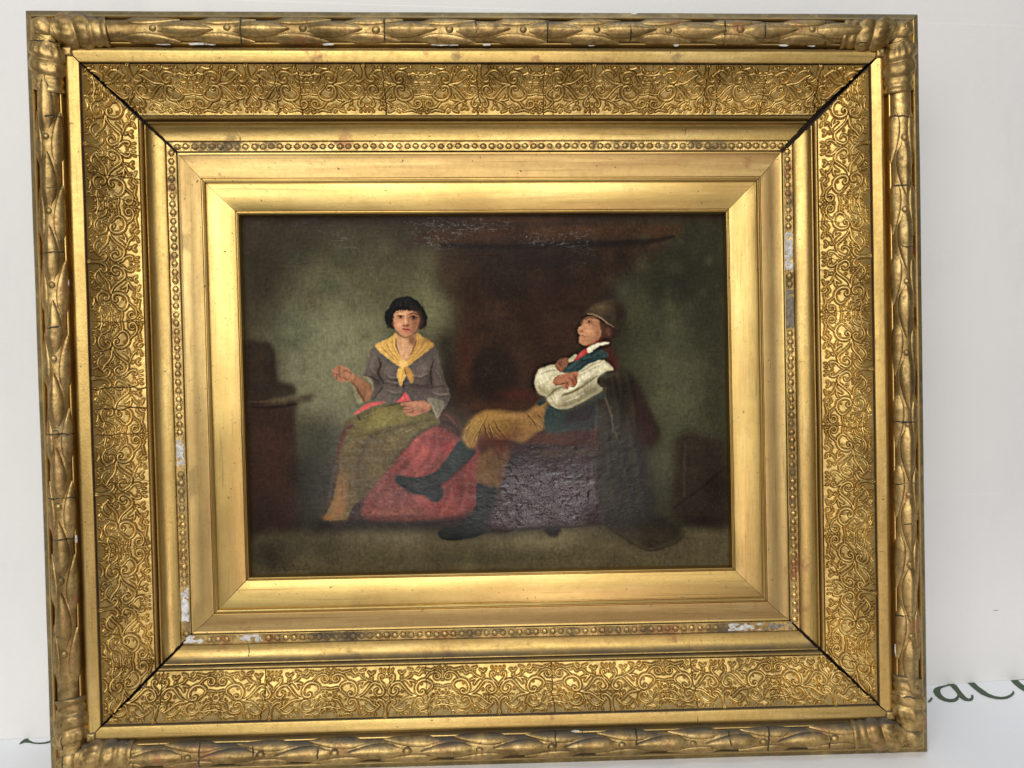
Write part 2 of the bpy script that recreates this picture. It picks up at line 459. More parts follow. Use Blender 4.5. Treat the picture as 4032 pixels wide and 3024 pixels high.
sect += rm(arc(0.1000, 0.0166, 0.1166, 0.0082, 12, 'cove'))
sect += rm([(0.1172, 0.0084), (0.1176, 0.0072), (0.1180, 0.0060), (0.1230, 0.0056), (0.1278, 0.0058), (0.1283, 0.0068), (0.1288, 0.0066),
         (0.1291, 0.0040), (0.1293, -0.0020), (0.1293, ZB)])
sect = np.array(sect)
# refine long spans so light rolls softly
NS = 90
rails = []
for kx in range(4):
    rot, L, h = SIDES[kx]
    c0, c1 = kx, (kx + 1) % 4
    ps = sect
    npr = len(ps)
    wob = vnoise(NS + 1, npr, 14, 6) * 0.00022 + vnoise(NS + 1, npr, 3, 1) * 0.0004
    P = np.zeros((NS + 1, npr, 3))
    jag0 = vnoise(npr, 2, npr - 1, 1)[:, 0] * 0.00045 * (ps[:, 0] > 0.04); jag1 = vnoise(npr, 2, npr - 1, 1)[:, 0] * 0.00045 * (ps[:, 0] > 0.04)
    s0 = -(L / 2 - ps[:, 0]) + gap_at(c0, ps[:, 0]) * 0.7 + jag0
    s1 = (L / 2 - ps[:, 0]) - gap_at(c1, ps[:, 0]) * 0.7 + jag1
    for i in range(NS + 1):
        t = i / NS
        P[i] = side_pt(kx, s0 + (s1 - s0) * t, ps[:, 0], ps[:, 1] + wob[i] * (ps[:, 1] > 0.0))
    V = P.reshape(-1, 3)
    F = []; MI = []
    for i in range(NS):
        for j in range(npr - 1):
            a = i * npr + j
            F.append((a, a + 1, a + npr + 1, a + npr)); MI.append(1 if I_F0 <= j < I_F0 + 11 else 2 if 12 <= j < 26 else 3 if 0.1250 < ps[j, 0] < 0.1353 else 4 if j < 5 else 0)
        a = i * npr
        F.append((a + npr - 1, a, a + npr, a + 2 * npr - 1)); MI.append(1)
    F.append(tuple(range(npr - 1, -1, -1))); MI.append(1)
    F.append(tuple(NS * npr + j for j in range(npr))); MI.append(1)
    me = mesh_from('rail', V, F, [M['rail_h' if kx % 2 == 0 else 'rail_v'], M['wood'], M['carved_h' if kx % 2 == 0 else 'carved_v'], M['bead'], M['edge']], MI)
    me.polygons[len(F) - 1].use_smooth = False; me.polygons[len(F) - 2].use_smooth = False
    try:
        me.set_sharp_from_angle(angle=math.radians(38))
    except Exception:
        pass
    r_ = link('rail', me, frame)
    rails.append(r_)
for r_, lb in zip(rails, ('upper gilt moulding with dusty laurel garland', 'gilt moulding beside the bare wall with a bare white patch in its beads',
                          'lower gilt moulding with missing beads at both ends', 'gilt moulding with two white gaps low in its beads')):
    r_['label'] = lb

# ---- flat gilt slip inside the moulding
SLIP_DY = -0.0032
slip_sect = np.array(rm([(0.1294, -0.0060), (0.1296, 0.0040), (0.1298, 0.0062), (0.1304, 0.0076), (0.1314, 0.0079), (0.1326, 0.0074), (0.1334, 0.0070),
                      (0.1440, 0.0082), (0.1552, 0.0096), (0.1560, 0.0094), (0.1566, 0.0080), (0.1572, 0.0080), (0.1578, 0.0098), (0.1588, 0.0113), (0.1600, 0.0116),
                      (0.1612, 0.0110), (0.1619, 0.0098), (0.1622, 0.0089), (0.1627, 0.0089), (0.1632, 0.0097), (0.1642, 0.0098), (0.1780, 0.0082),
                      (0.1918, 0.0064), (0.1926, 0.0060), (0.1931, 0.0044), (0.1936, 0.0044), (0.1940, 0.0058), (0.1950, 0.0066), (0.1960, 0.0060),
                      (0.1967, 0.0040), (0.1970, 0.0000), (0.1971, -0.0022), (0.1971, -0.0060)]))
for kx in range(4):
    rot, L, h = SIDES[kx]
    ps = slip_sect; npr = len(ps); N2 = 48
    wob = vnoise(N2 + 1, npr, 10, 3) * 0.00012
    g = 0.00028 + 0.00012 * np.sin(ps[:, 0] * 160 + kx)
    jag0 = vnoise(npr, 2, npr - 1, 1)[:, 0] * 0.00008; jag1 = vnoise(npr, 2, npr - 1, 1)[:, 0] * 0.00008
    s0 = -(L / 2 - ps[:, 0]) + g + jag0; s1 = (L / 2 - ps[:, 0]) - g + jag1
    P = np.zeros((N2 + 1, npr, 3))
    for i in range(N2 + 1):
        t = i / N2
        P[i] = side_pt(kx, s0 + (s1 - s0) * t, ps[:, 0], ps[:, 1] + wob[i])
    dy = np.clip((ps[:, 0] - 0.137) / 0.02, 0, 1) * SLIP_DY
    P[:, :, 1] += dy[None, :]
    F = []; MI = []
    for i in range(N2):
        for j in range(npr - 1):
            a = i * npr + j
            F.append((a, a + 1, a + npr + 1, a + npr)); MI.append(2 if 5 <= j < 9 else 0)
        a = i * npr
        F.append((a + npr - 1, a, a + npr, a + 2 * npr - 1)); MI.append(1)
    F.append(tuple(range(npr - 1, -1, -1))); MI.append(1)
    F.append(tuple(N2 * npr + j for j in range(npr))); MI.append(1)
    me = mesh_from('slip', P.reshape(-1, 3), F, [M['slip_h' if kx % 2 == 0 else 'slip_v'], M['wood'], M['matt_h' if kx % 2 == 0 else 'matt_v']], MI)
    try:
        me.set_sharp_from_angle(angle=math.radians(35))
    except Exception:
        pass
    link('slip', me, frame)

# backing board closes the frame behind
bx = 0.468; by = 0.396
bv = FP([(sx * bx, sy * by, z) for z in (ZB + 0.0006, ZB + 0.0016) for sx, sy in ((-1, -1), (1, -1), (1, 1), (-1, 1))])
link('backing_board', mesh_from('backing_board', bv, [(3, 2, 1, 0), (4, 5, 6, 7)] + [(i, (i + 1) % 4, (i + 1) % 4 + 4, i + 4) for i in range(4)], M['wood'], smooth=False), frame)

# ------------------------------------------------------------------ frieze: scrolling relief, cracked into panels
# half repeat drawn on a 1704 x 1495 cell, mirrored at both ends; strokes: (points, width, height)
ST = [
 ([(90,100),(60,280),(100,470),(220,565),(320,540),(330,460),(250,395)], 44, 1.0),
 ([(250,395),(330,315),(450,240),(560,240),(660,300),(740,400)], 34, .8),
 ([(300,350),(430,420),(560,540),(700,620),(850,635),(970,655)], 40, .9),
 ([(980,670),(820,710),(720,790),(640,880),(560,980),(480,1060),(370,1070),(250,1020),(170,920),(130,820),(180,720),(290,690),(380,760),(400,850),(340,890)], 42, 1.0),
 ([(70,880),(130,1000),(220,1080),(280,1180),(270,1290),(200,1310),(150,1270),(180,1230)], 36, .9),
 ([(1350,370),(1250,300),(1120,270),(1000,310),(930,400),(930,500),(1000,590),(1100,600),(1160,540),(1140,470),(1070,490)], 42, 1.0),
 ([(860,300),(880,420),(950,540),(1020,610)], 22, .6),
 ([(1350,370),(1500,340),(1640,380),(1750,375)], 30, .8),
 ([(1360,380),(1420,500),(1520,600),(1640,600),(1750,590)], 32, .8),
 ([(1590,430),(1660,460),(1600,500)], 34, .8),
 ([(1545,225),(1650,330),(1700,300)], 28, .7),
 ([(1110,790),(1160,820),(1205,770),(1160,710),(1060,700),(980,760),(955,880),(980,980),(1060,1080),(1180,1130),(1320,1110),(1420,1040),(1460,950),(1420,870)], 48, 1.0),
 ([(1455,950),(1580,960),(1750,930)], 30, .8),
 ([(1180,1130),(1280,1200),(1350,1290),(1450,1350),(1580,1360),(1680,1300),(1700,1220),(1640,1150),(1550,1160),(1510,1230),(1550,1290)], 36, .9),
 ([(650,1135),(730,1080),(800,980)], 40, .8), ([(660,1130),(800,1125),(910,1090)], 34, .8),
 ([(440,1080),(560,1140),(700,1190),(800,1260),(850,1330),(950,1335)], 30, .8),
 ([(970,1320),(1050,1290),(1100,1340),(1160,1390),(1210,1350)], 30, .8),
 ([(1150,1465),(1300,1430),(1420,1410),(1530,1465)], 34, .8), ([(1640,1420),(1720,1370)], 30, .8), ([(720,1480),(860,1430)], 30, .7),
 ([(1230,690),(1330,800),(1420,860)], 26, .6),
 ([(350,130),(385,225)], 24, .6), ([(620,190),(700,140)], 28, .6), ([(520,150),(560,185)], 26, .6), ([(800,160),(850,230),(800,290)], 24, .6),
 ([(1040,130),(1120,190),(1240,190),(1340,150)], 26, .6), ([(430,1400),(520,1330),(610,1400)], 34, .8), ([(500,1200),(540,1260)], 34, .8),
 ([(120,1460),(120,1380)], 26, .7), ([(230,1420),(250,1470)], 28, .7), ([(1600,1470),(1690,1500)], 26, .7), ([(980,1440),(1040,1490)], 28, .7),
]
DOTS = [(330,650,34),(390,650,30),(450,652,30),(515,645,30),(450,545,34),(540,815,40),(390,440,26),(1430,640,34),(1590,745,44),(1660,825,30),
        (1300,605,34),(1450,150,40),(470,1390,40),(780,1345,34),(1590,1225,34),(80,650,30),(60,1250,30),(1740,470,34),(1740,760,30),(660,480,26),
        (1260,420,26),(1640,690,26),(1130,1010,24),(1090,490,30),(330,880,28),(1740,1130,36),(1740,1440,34),(1480,700,28),(1560,860,26)]
CW, CH = 1704.0, 1495.0
TNX, TNY = 230, 190
def build_tile():
    xs = np.linspace(60, 60 + CW, TNX); ys = np.linspace(65, 65 + CH, TNY)
    X, Y = np.meshgrid(xs, ys, indexing='ij')
    Hh = np.zeros_like(X); G = np.zeros_like(X)
    for pts, w, hh in ST:
        p = spline(pts, 5)
        nseg = len(p) - 1
        best = np.zeros_like(X); od = np.full_like(X, 1e9)
        for i in range(nseg):
            a, b = p[i], p[i + 1]
            t = (i + 0.5) / nseg
            ww = w * (0.60 + 0.34 * math.sin(math.pi * t)) * (1.0 if t < 0.93 else 1.15)
            ab = b - a
            tt = np.clip(((X - a[0]) * ab[0] + (Y - a[1]) * ab[1]) / (ab @ ab + 1e-9), 0, 1)
            d_ = np.hypot(X - a[0] - tt * ab[0], Y - a[1] - tt * ab[1])
            dd = d_ / ww
            best = np.maximum(best, np.sqrt(np.clip(1 - dd ** 2, 0, 1)) * hh * (0.75 + 0.25 * np.clip(dd * 2, 0, 1)))
            od = np.minimum(od, d_ - ww)
        Hh = np.maximum(Hh, best)
        G = np.maximum(G, np.exp(-((od - 9) / 13.0) ** 2))
    for x, y, r_ in DOTS:
        d_ = np.hypot(X - x, Y - y)
        dd = d_ / (r_ * 0.85)
        Hh = np.maximum(Hh, np.sqrt(np.clip(1 - dd ** 2, 0, 1)) * 0.95)
        G = np.maximum(G, 0.8 * np.exp(-((d_ - r_ * 0.85 - 8) / 12.0) ** 2))
    return np.where(Hh > 0.12, Hh, Hh - 0.54 * G)
TILE = build_tile()
HALF = 0.0622
def tile_sample(phase, v):
    """phase in half repeats (mirrored), v 0..1 outer to inner"""
    ph = np.mod(phase, 2.0)
    ph = np.where(ph > 1, 2 - ph, ph)
    fx = np.clip(ph, 0, 1) * (TNX - 1.001); fy = np.clip(v, 0, 1) * (TNY - 1.001)
    i = fx.astype(int); j = fy.astype(int); a = fx - i; b = fy - j
    T = TILE
    return (T[i, j] * (1 - a) + T[i + 1, j] * a) * (1 - b) + (T[i, j + 1] * (1 - a) + T[i + 1, j + 1] * a) * b
NV = 108
uu = np.linspace(0, 1, NV)
fd, fz = frieze_curve(uu)
fnd, fnz = frieze_normal(uu)
pr = (FH / 2 - fd) / (0.955 - fz)
vproj = (pr - pr[0]) / (pr[-1] - pr[0])        # drawing height as seen from in front
AX0 = [-0.0028, -0.0197, -0.0028, 0.0197]        # where a repeat starts along each side
for kx in range(4):
    rot, L, h = SIDES[kx]
    c0, c1 = kx, (kx + 1) % 4
    lim0 = -(L / 2 - fd) + gap_at(c0, fd) * 0.72
    lim1 = (L / 2 - fd) - gap_at(c1, fd) * 0.72
    lim0 = lim0 + vnoise(NV, 2, 22, 1)[:, 0] * 0.0006; lim1 = lim1 + vnoise(NV, 2, 22, 1)[:, 0] * 0.0006
    span = L / 2 - 0.072
    # cracks mostly at the repeat joints
    cr = []
    x = AX0[kx] - 20 * HALF
    while x < span:
        x += HALF
        if -span + 0.008 < x < span - 0.008:
            if random.random() < 0.62:
                cr.append(x + random.uniform(-0.011, 0.011))
            if random.random() < 0.34:
                cr.append(x + HALF * random.uniform(0.22, 0.75))
    cr = sorted(c for c in cr if -span + 0.006 < c < span - 0.006)
    bounds = [lim0]
    for c_ in cr:
        wv_ = vnoise(NV, 2, 9, 1)[:, 0] * 0.0009 + vnoise(NV, 2, 26, 1)[:, 0] * 0.0003 + (uu - 0.5) * random.uniform(-0.004, 0.004)
        bounds.append(np.clip(c_ + wv_, lim0 + 0.004, lim1 - 0.004))
    bounds.append(lim1)
    for b0, b1 in zip(bounds[:-1], bounds[1:]):
        gapw = random.choice([0.00004, 0.00005, 0.00006, 0.0001, 0.0001, 0.00022, 0.0004])
        wd_ = float(np.mean(b1 - b0))
        nx = max(10, int(np.max(b1 - b0) / 0.00050))
        t = np.linspace(0, 1, nx)
        S = (b0 + gapw)[None, :] + ((b1 - b0) - 2 * gapw)[None, :] * t[:, None]
        # both mitred ends follow the same pattern cut on the slant
        Vv = np.broadcast_to(vproj[None, :], S.shape)
        Hh = tile_sample((S - AX0[kx]) / HALF, Vv)
        edge = np.minimum(np.minimum(t, 1 - t)[:, None] * wd_ / 0.0007, 1.0)
        Hh = Hh * 0.0026 + (vnoise(nx, NV, max(2, nx // 9), 10) * 0.00010) - (1 - np.sqrt(np.clip(edge, 0, 1))) * min(0.0009, gapw * 4)
        Hh += random.uniform(-0.00010, 0.00010) + (t[:, None] - 0.5) * random.uniform(-0.0003, 0.0003)
        # handling has rubbed the relief down in places
        Hh *= 1 - 0.35 * np.clip(vnoise(nx, NV, max(2, nx // 30), 3), 0, 1)
        D = fd[None, :] + Hh * fnd[None, :]; Zc = fz[None, :] + Hh * fnz[None, :]
        P = side_pt(kx, S, D, Zc)
        # edges folded back so that a crack shows the thickness of the panel
        low = side_pt(kx, S[[0, -1]], (fd - 0.0018 * fnd)[None, :].repeat(2, 0), (fz - 0.0018 * fnz)[None, :].repeat(2, 0))
        P = np.concatenate([low[:1], P, low[1:]], 0)
        me = grid_mesh('frieze_panel', P[:, ::-1], M['frieze'])
        try:
            me.set_sharp_from_angle(angle=math.radians(70))
        except Exception:
            pass
        link('frieze_panel', me, rails[kx])

# ------------------------------------------------------------------ laurel garland: leaves and berries (shared meshes)
def leaf_mesh(name, L, phi0, half, mat, seed):
    r_ = np.random.default_rng(seed)
    vs_ = np.array([-1, -.94, -.82, -.62, -.38, -.16, 0, .16, .38, .62, .82, .94, 1])
    ts = np.array([0, .03, .09, .18, .3, .42, .54, .65, .75, .84, .91, .96, 1.0])
    P = np.zeros((len(ts), len(vs_), 3))
    for i, t in enumerate(ts):
        w = half * max(0.02, (1 - t ** 3.4)) ** 0.70 * (0.72 + 0.28 * math.sin(math.pi * min(1, t * 1.15)))
        bs_ = min(1.0, t / 0.22); bs_ = bs_ * bs_ * (3 - 2 * bs_)
        w *= 0.5 + 0.5 * bs_
        for j, v_ in enumerate(vs_):
            ph = phi0 + w * v_
            prof_ = (1 - abs(v_) ** 3.2)
            lift = (0.0010 + 0.0017 * math.sin(math.pi * (0.18 + 0.70 * t))) * prof_
            lift += 0.0008 * math.exp(-(v_ / .13) ** 2) * (1 - t) - 0.0006 * math.exp(-((abs(v_) - .5) / .12) ** 2)
            lift *= 0.12 + 0.88 * bs_
            lift += float(r_.standard_normal()) * 0.00006 - 0.0022 * (abs(v_) == 1)
            y = (TA + lift) * math.sin(ph); z = (TB_ + lift * 1.15) * math.cos(ph)
            P[i, j] = (t * L, y, z)
    return grid_mesh(name, P, mat)
def berry_mesh(name, r0, mat):
    V, F = [], []
    nu, nv_ = 12, 6
    for j in range(nv_):
        a = (j / (nv_ - 1)) * math.pi / 2 * 1.1
        for i in range(nu):
            b = 2 * math.pi * i / nu
            V.append((r0 * math.sin(a) * math.cos(b) * 1.12, r0 * math.sin(a) * math.sin(b), r0 * math.cos(a) * 0.95))
    for j in range(nv_ - 1):
        for i in range(nu):
            F.append((j * nu + i, (j + 1) * nu + i, (j + 1) * nu + (i + 1) % nu, j * nu + (i + 1) % nu))
    return mesh_from(name, V, F, mat)
LM = {}
for hv in 'hv':
    m_ = M['carved_' + hv]
    LM[hv] = dict(c=[leaf_mesh('leaf', 0.058, 0.0, math.radians(50), m_, 3 + q) for q in range(3)],
                  u=[leaf_mesh('leaf', 0.060, math.radians(66), math.radians(50), m_, 13 + q) for q in range(2)],
                  d=[leaf_mesh('leaf', 0.060, math.radians(-66), math.radians(50), m_, 23 + q) for q in range(2)],
                  b=berry_mesh('berry', 0.0044, m_), bs=berry_mesh('berry', 0.0034, m_))
PER = 0.0776
B0 = [-0.3430, -0.118 - 5 * PER + 0.2356, 0.02, 0.1176]
for kx in range(4):
    rot, L, h = SIDES[kx]
    hv = 'h' if kx % 2 == 0 else 'v'
    lo, hi = -(L / 2 - 0.080), (L / 2 - 0.080)
    base = B0[kx] - 30 * PER
    while base < hi:
        base += PER
        jit = lambda a_: random.uniform(-a_, a_)
        def put(name, me, s, d, z, extra=0.0, sc=1.0, clip_len=0.0):
            if lo - 0.012 < s and s + clip_len < hi + 0.012:
                mtx = side_matrix(kx, s, d, z, extra) @ Matrix.Scale(sc, 4)
                link(name, me, rails[kx], mtx)
        put('leaf', random.choice(LM[hv]['c']), base + 0.005 + jit(.001), TC + jit(.0003), TBASE + 0.0002, jit(.02), 1 + jit(.02), 0.03)
        put('leaf', random.choice(LM[hv]['u']), base + 0.005 + PER * 0.52 + jit(.001), TC, TBASE, jit(.015), 1 + jit(.02), 0.03)
        put('leaf', random.choice(LM[hv]['d']), base + 0.005 + PER * 0.50 + jit(.001), TC, TBASE, jit(.015), 1 + jit(.02), 0.03)
        put('berry', LM[hv]['b'], base + jit(.0008), TC + jit(.001), TBASE + TB_ * 0.80, 0, 1 + jit(.08))
        put('berry', LM[hv]['bs'], base + 0.060 + jit(.001), TC - 0.0070, TBASE + TB_ * 0.62, 0, 1 + jit(.1))
        put('berry', LM[hv]['bs'], base + 0.061 + jit(.001), TC + 0.0070, TBASE + TB_ * 0.62, 0, 1 + jit(.1))

# ------------------------------------------------------------------ beading
def bead_mesh(name, seed):
    prof_ = [(-.0059, .0004), (-.0057, .0024), (-.0052, .0026), (-.0049, .0018), (-.0045, .0022), (-.0038, .0033), (-.0026, .0042), (-.0010, .0046), (.0006, .0046), (.0022, .0042),
             (.0034, .0033), (.0041, .0022), (.0045, .0018), (.0048, .0026), (.0054, .0024), (.0057, .0004)]
    nph = 10
    P = np.zeros((len(prof_), nph, 3))
    r_ = np.random.default_rng(seed)
    for i, (x, rr) in enumerate(prof_):
        for j in range(nph):
            a = -math.pi * 0.53 + math.pi * 1.06 * j / (nph - 1)
            q = 0.72 * rr * (1 + 0.05 * math.cos(a * 6)) * (1 + 0.03 * float(r_.standard_normal()))
            P[i, j] = (x * 0.74, q * math.sin(a) * 1.1, q * math.cos(a) * 0.72)
    return grid_mesh(name, P, M['bead'])
BM = [bead_mesh('bead', 40 + q) for q in range(4)]
BD, BZ = 0.1303, 0.0058
MISS = [  # side, range along side (clockwise), material
    (1, -0.1754, -0.1328, 'gesso'), (1, -0.1118, -0.0676, 'gesso_dirty'),
    (3, -0.0794, -0.0494, 'gesso'), (3, -0.2552, -0.2157, 'gesso'),
    (2, 0.3240, 0.3480, 'gesso'), (2, 0.2590, 0.2899, 'gesso'), (2, -0.3420, -0.3080, 'gesso_dirty'), (2, -0.3080, -0.2669, 'gesso')]
for kx in range(4):
    rot, L, h = SIDES[kx]
    half = L / 2 - BD - 0.007
    n = int(2 * half / 0.0093)
    for i in range(n + 1):
        s = -half + 2 * half * i / n
        if any(kk == kx and a - 0.0045 < s < b + 0.0045 for kk, a, b, _ in MISS):
            continue
        mtx = side_matrix(kx, s + random.uniform(-.0004, .0004), BD + random.uniform(-.0003, .0003), BZ + random.uniform(-.0004, .0003), random.uniform(-.04, .04))
        link('bead', random.choice(BM), rails[kx], mtx @ Matrix.Scale(random.uniform(0.93, 1.03), 4))
for kk, a, b, mt in MISS:
    n = max(6, int((b - a) / 0.0016))
    S = np.linspace(a, b, n)
    Dd = np.linspace(BD - 0.0049, BD + 0.0050, 9)
    Hh = BZ + 0.0004 + vnoise(n, 9, n // 2, 4) * 0.0012
    Hh[[0, -1], :] = BZ - 0.0015; Hh[:, [0, -1]] = BZ - 0.0012
    SS = S[:, None] + vnoise(n, 9, 2, 6) * 0.0011
    P = side_pt(kk, SS, np.broadcast_to(Dd[None, :], SS.shape), Hh)
    o = link('gesso_patch', grid_mesh('gesso_patch', P[:, ::-1], M[mt]), rails[kk])
# flakes lost from the thin fillets
def flake(kx, s, d, z, w, dep):
    n = 9
    top = []
    for i in range(n):
        a = 2 * math.pi * i / n
        r1 = 1 + random.uniform(-.3, .3)
        top.append((s + math.cos(a) * w * r1, d + math.sin(a) * dep * r1))
    V = [side_pt(kx, x, y, z + random.uniform(0.0, 0.0003)) for x, y in top] + [side_pt(kx, x, y, z - 0.0012) for x, y in top]
    F = [tuple(range(n - 1, -1, -1))] + [(i, (i + 1) % n, (i + 1) % n + n, i + n) for i in range(n)]
    link('gesso_chip', mesh_from('gesso_chip', V, F, M['gesso'], smooth=False), rails[kx])
for kx, s, w in ((0, -.335, .009), (0, -.300, .010), (0, -.285, .006), (0, -.162, .006), (0, -.045, .010), (0, -.03, .005), (0, .006, .004), (0, .118, .005), (0, .327, .006), (0, .357, .004),
                 (0, .21, .003), (2, .012, .0), (2, -.085, .004), (1, .290, .009), (2, .395, .006), (3, -.15, .004), (3, .12, .005)):
    if w:
        flake(kx, s, 0.0337, 0.0699 + OZ, w, 0.0011)
flake(0, 0.165, -0.0008, 0.0672 + OZ, 0.004, 0.0012)

# ------------------------------------------------------------------ corner ornaments (local: horns run along +x and -y from the outer corner)
def horn_mesh(name, mirror, seed, mat):
    L0, L1 = 0.0290, 0.0860
    shells = [(0.00, .0120), (0.03, .0138), (0.06, .0126), (0.09, .0142), (0.13, .0136), (0.16, .0158), (0.22, .0172), (0.30, .0178), (0.36, .0174), (0.395, .0150),
              (0.42, .0150), (0.45, .0163), (0.52, .0172), (0.60, .0171), (0.66, .0164), (0.69, .0142), (0.72, .0142), (0.75, .0150), (0.82, .0148), (0.86, .0136), (0.885, .0140),
              (0.93, .0148), (0.97, .0150), (0.995, .0142), (1.0, .0118), (0.985, .0085)]
    nph = 34
    P = np.zeros((len(shells), nph, 3))
    r_ = np.random.default_rng(seed)
    nz = vnoise(len(shells), nph, 10, 8, r_) * 0.0004
    for i, (t, rr) in enumerate(shells):
        for j in range(nph):
            a = -math.pi * 0.54 + math.pi * 1.08 * j / (nph - 1)
            q = rr * 1.10 + nz[i, j]
            if 0.12 < t < 0.36:
                q += 0.0008 * math.cos(a * 15)
            if 0.45 < t < 0.66:
                q += 0.0008 * math.cos(a * 9)
            x = L0 + (L1 - L0) * t
            sn = math.sin(a)
            x += -0.0060 * sn * (0.4 + 0.6 * (1 - t)) - 0.0025 * (sn * sn)
            P[i, j] = (x, -0.0202 + q * sn * 1.02, TBASE - OZ - 0.001 + q * 0.84 * math.cos(a))
    if mirror:
        P = P[..., [1, 0, 2]] * np.array([-1, -1, 1.0])
        P = P[:, ::-1]
    return grid_mesh(name, P, mat)
def blob_mesh(name, c, r3, ang, mat, seed, ridges=0, amp=0.0):
    nu, nv_ = 28, 14
    P = np.zeros((nu + 1, nv_, 3))
    r_ = np.random.default_rng(seed)
    nz = vnoise(nu + 1, nv_, 6, 5, r_) * 0.05; nz[-1] = nz[0]
    for i in range(nu + 1):
        b = 2 * math.pi * i / nu
        for j in range(nv_):
            a = (j + 0.02) / (nv_ - 1) * math.pi * 0.6
            q = 1 + nz[i, j] + amp * math.cos(ridges * b + 2 * a) * math.sin(a)
            x, y, z = r3[0] * math.sin(a) * math.cos(b) * q, r3[1] * math.sin(a) * math.sin(b) * q, r3[2] * math.cos(a) * (1 + nz[i, j] * .4)
            P[i, j] = (c[0] + x * math.cos(ang) - y * math.sin(ang), c[1] + x * math.sin(ang) + y * math.cos(ang), c[2] + z)
    return grid_mesh(name, P[:, ::-1], mat)
def pad_mesh(name, x0, x1, y0, y1, z0, z1, mat, seed, n=14):
    r_ = np.random.default_rng(seed)
    X = np.linspace(x0, x1, n); Y = np.linspace(y0, y1, n)
    t = np.linspace(-1, 1, n)
    e = (1 - np.abs(t)[:, None] ** 6) * (1 - np.abs(t)[None, :] ** 6)
    Z = z0 + (z1 - z0) * e ** 0.4 + vnoise(n, n, 5, 5, r_) * 0.0004
    P = np.stack(np.broadcast_arrays(X[:, None], Y[None, :], Z), -1)
    return grid_mesh(name, P, mat)
cm = M['carved_h']
hm = [horn_mesh('horn', False, 5, cm), horn_mesh('horn', True, 6, M['carved_v'])]
bl = blob_mesh('bud', (0.0180, -0.0180, 0.0680), (0.0145, 0.0112, 0.0125), -math.pi / 4, cm, 4, 5, 0.07)
pm_ = pad_mesh('corner_pad', 0.0006, 0.0315, -0.0315, -0.0006, 0.055, 0.0702, cm, 8)
tg = pad_mesh('tongue', 0.0355, 0.0475, -0.0475, -0.0355, 0.060, 0.0715, cm, 9, 10)
for kx in range(4):
    rot = SIDES[kx][0]
    sx, sy = ((-1, 1), (1, 1), (1, -1), (-1, -1))[kx]
    p = FP((sx * FW / 2, sy * FH / 2, OZ))
    base = link('corner_ornament', pm_, frame, Matrix.Translation(Vector(p)) @ Matrix.Rotation(rot, 4, 'Z'))
    for nm, me in (('horn', hm[0]), ('horn', hm[1]), ('bud', bl), ('tongue', tg)):
        link(nm, me, base)

# ------------------------------------------------------------------ the painting: figures painted on a grid of vertex colours
HMAT = np.array([[0.0002798230612319182, -6.523099477240664e-06, -0.5287109203187073],
                 [-3.566730818191678e-06, -0.000280048783247797, 0.4376076679072348],
                 [-1.0960480162029627e-05, -5.647484608165178e-06, 1.0]])
CX, CY, PXS = 0.2775, 0.2075, 0.00060
PW, PH = int(2 * CX / PXS), int(2 * CY / PXS)
ZONES = {1: (1200, 1080, 2.7657), 2: (1900, 1100, 2.765), 3: (1200, 1560, 2.765), 4: (1900, 1600, 2.765), 5: (940, 820, 1.1286)}
def pmap(zone, pts):
    x0, y0, sc = ZONES[zone]
    p = np.asarray(pts, float).reshape(-1, 2)
    q = np.c_[x0 + p[:, 0] / sc, y0 + p[:, 1] / sc, np.ones(len(p))] @ HMAT.T
    u = q[:, 0] / q[:, 2]; v_ = q[:, 1] / q[:, 2]
    return np.c_[(u + CX) / PXS, (CY - v_) / PXS]
IMG = np.zeros((PW, PH, 3)); IMG[:] = srgb((54, 48, 38))
NA = vnoise(PW, PH, 260, 200); NB = vnoise(PW, PH, 40, 30); NC = vnoise(PW, PH, 420, 130); ND = vnoise(PW, PH, 12, 9)
def blur(a, r_):
    r_ = int(max(1, round(r_)))
    for ax in (0, 1):
        for _ in range(2):
            pad = [(0, 0), (0, 0)]; pad[ax] = (r_ + 1, r_)
            c_ = np.cumsum(np.pad(a, pad, mode='edge'), axis=ax)
            n_ = a.shape[ax]
            hi = np.take(c_, np.arange(2 * r_ + 1, 2 * r_ + 1 + n_), axis=ax); lo = np.take(c_, np.arange(0, n_), axis=ax)
            a = (hi - lo) / (2 * r_ + 1)
    return a
def mask_poly(p, soft):
    pad = int(soft * 3 + 3)
    x0 = max(0, int(p[:, 0].min()) - pad); x1 = min(PW, int(p[:, 0].max()) + pad + 1)
    y0 = max(0, int(p[:, 1].min()) - pad); y1 = min(PH, int(p[:, 1].max()) + pad + 1)
    if x1 <= x0 or y1 <= y0:
        return None
    ss = 2
    xs = (np.arange((x1 - x0) * ss) + .5) / ss + x0; ys = (np.arange((y1 - y0) * ss) + .5) / ss + y0
    ins = np.zeros((len(xs), len(ys)), bool)
    q = np.roll(p, -1, axis=0)
    for (ax, ay), (bx_, by_) in zip(p, q):
        if ay == by_:
            continue
        rows = (ay > ys) != (by_ > ys)
        if rows.any():
            xc = (bx_ - ax) * (ys[rows] - ay) / (by_ - ay) + ax
            ins[:, rows] ^= xs[:, None] < xc[None, :]
    m_ = ins.reshape(x1 - x0, ss, y1 - y0, ss).mean((1, 3))
    if soft > 2.5:
        m_ = blur(m_, soft * 0.9)
    elif soft > 1.5:
        m_ = 0.4 * m_ + 0.6 * blur(m_, 1)
    return x0, x1, y0, y1, m_
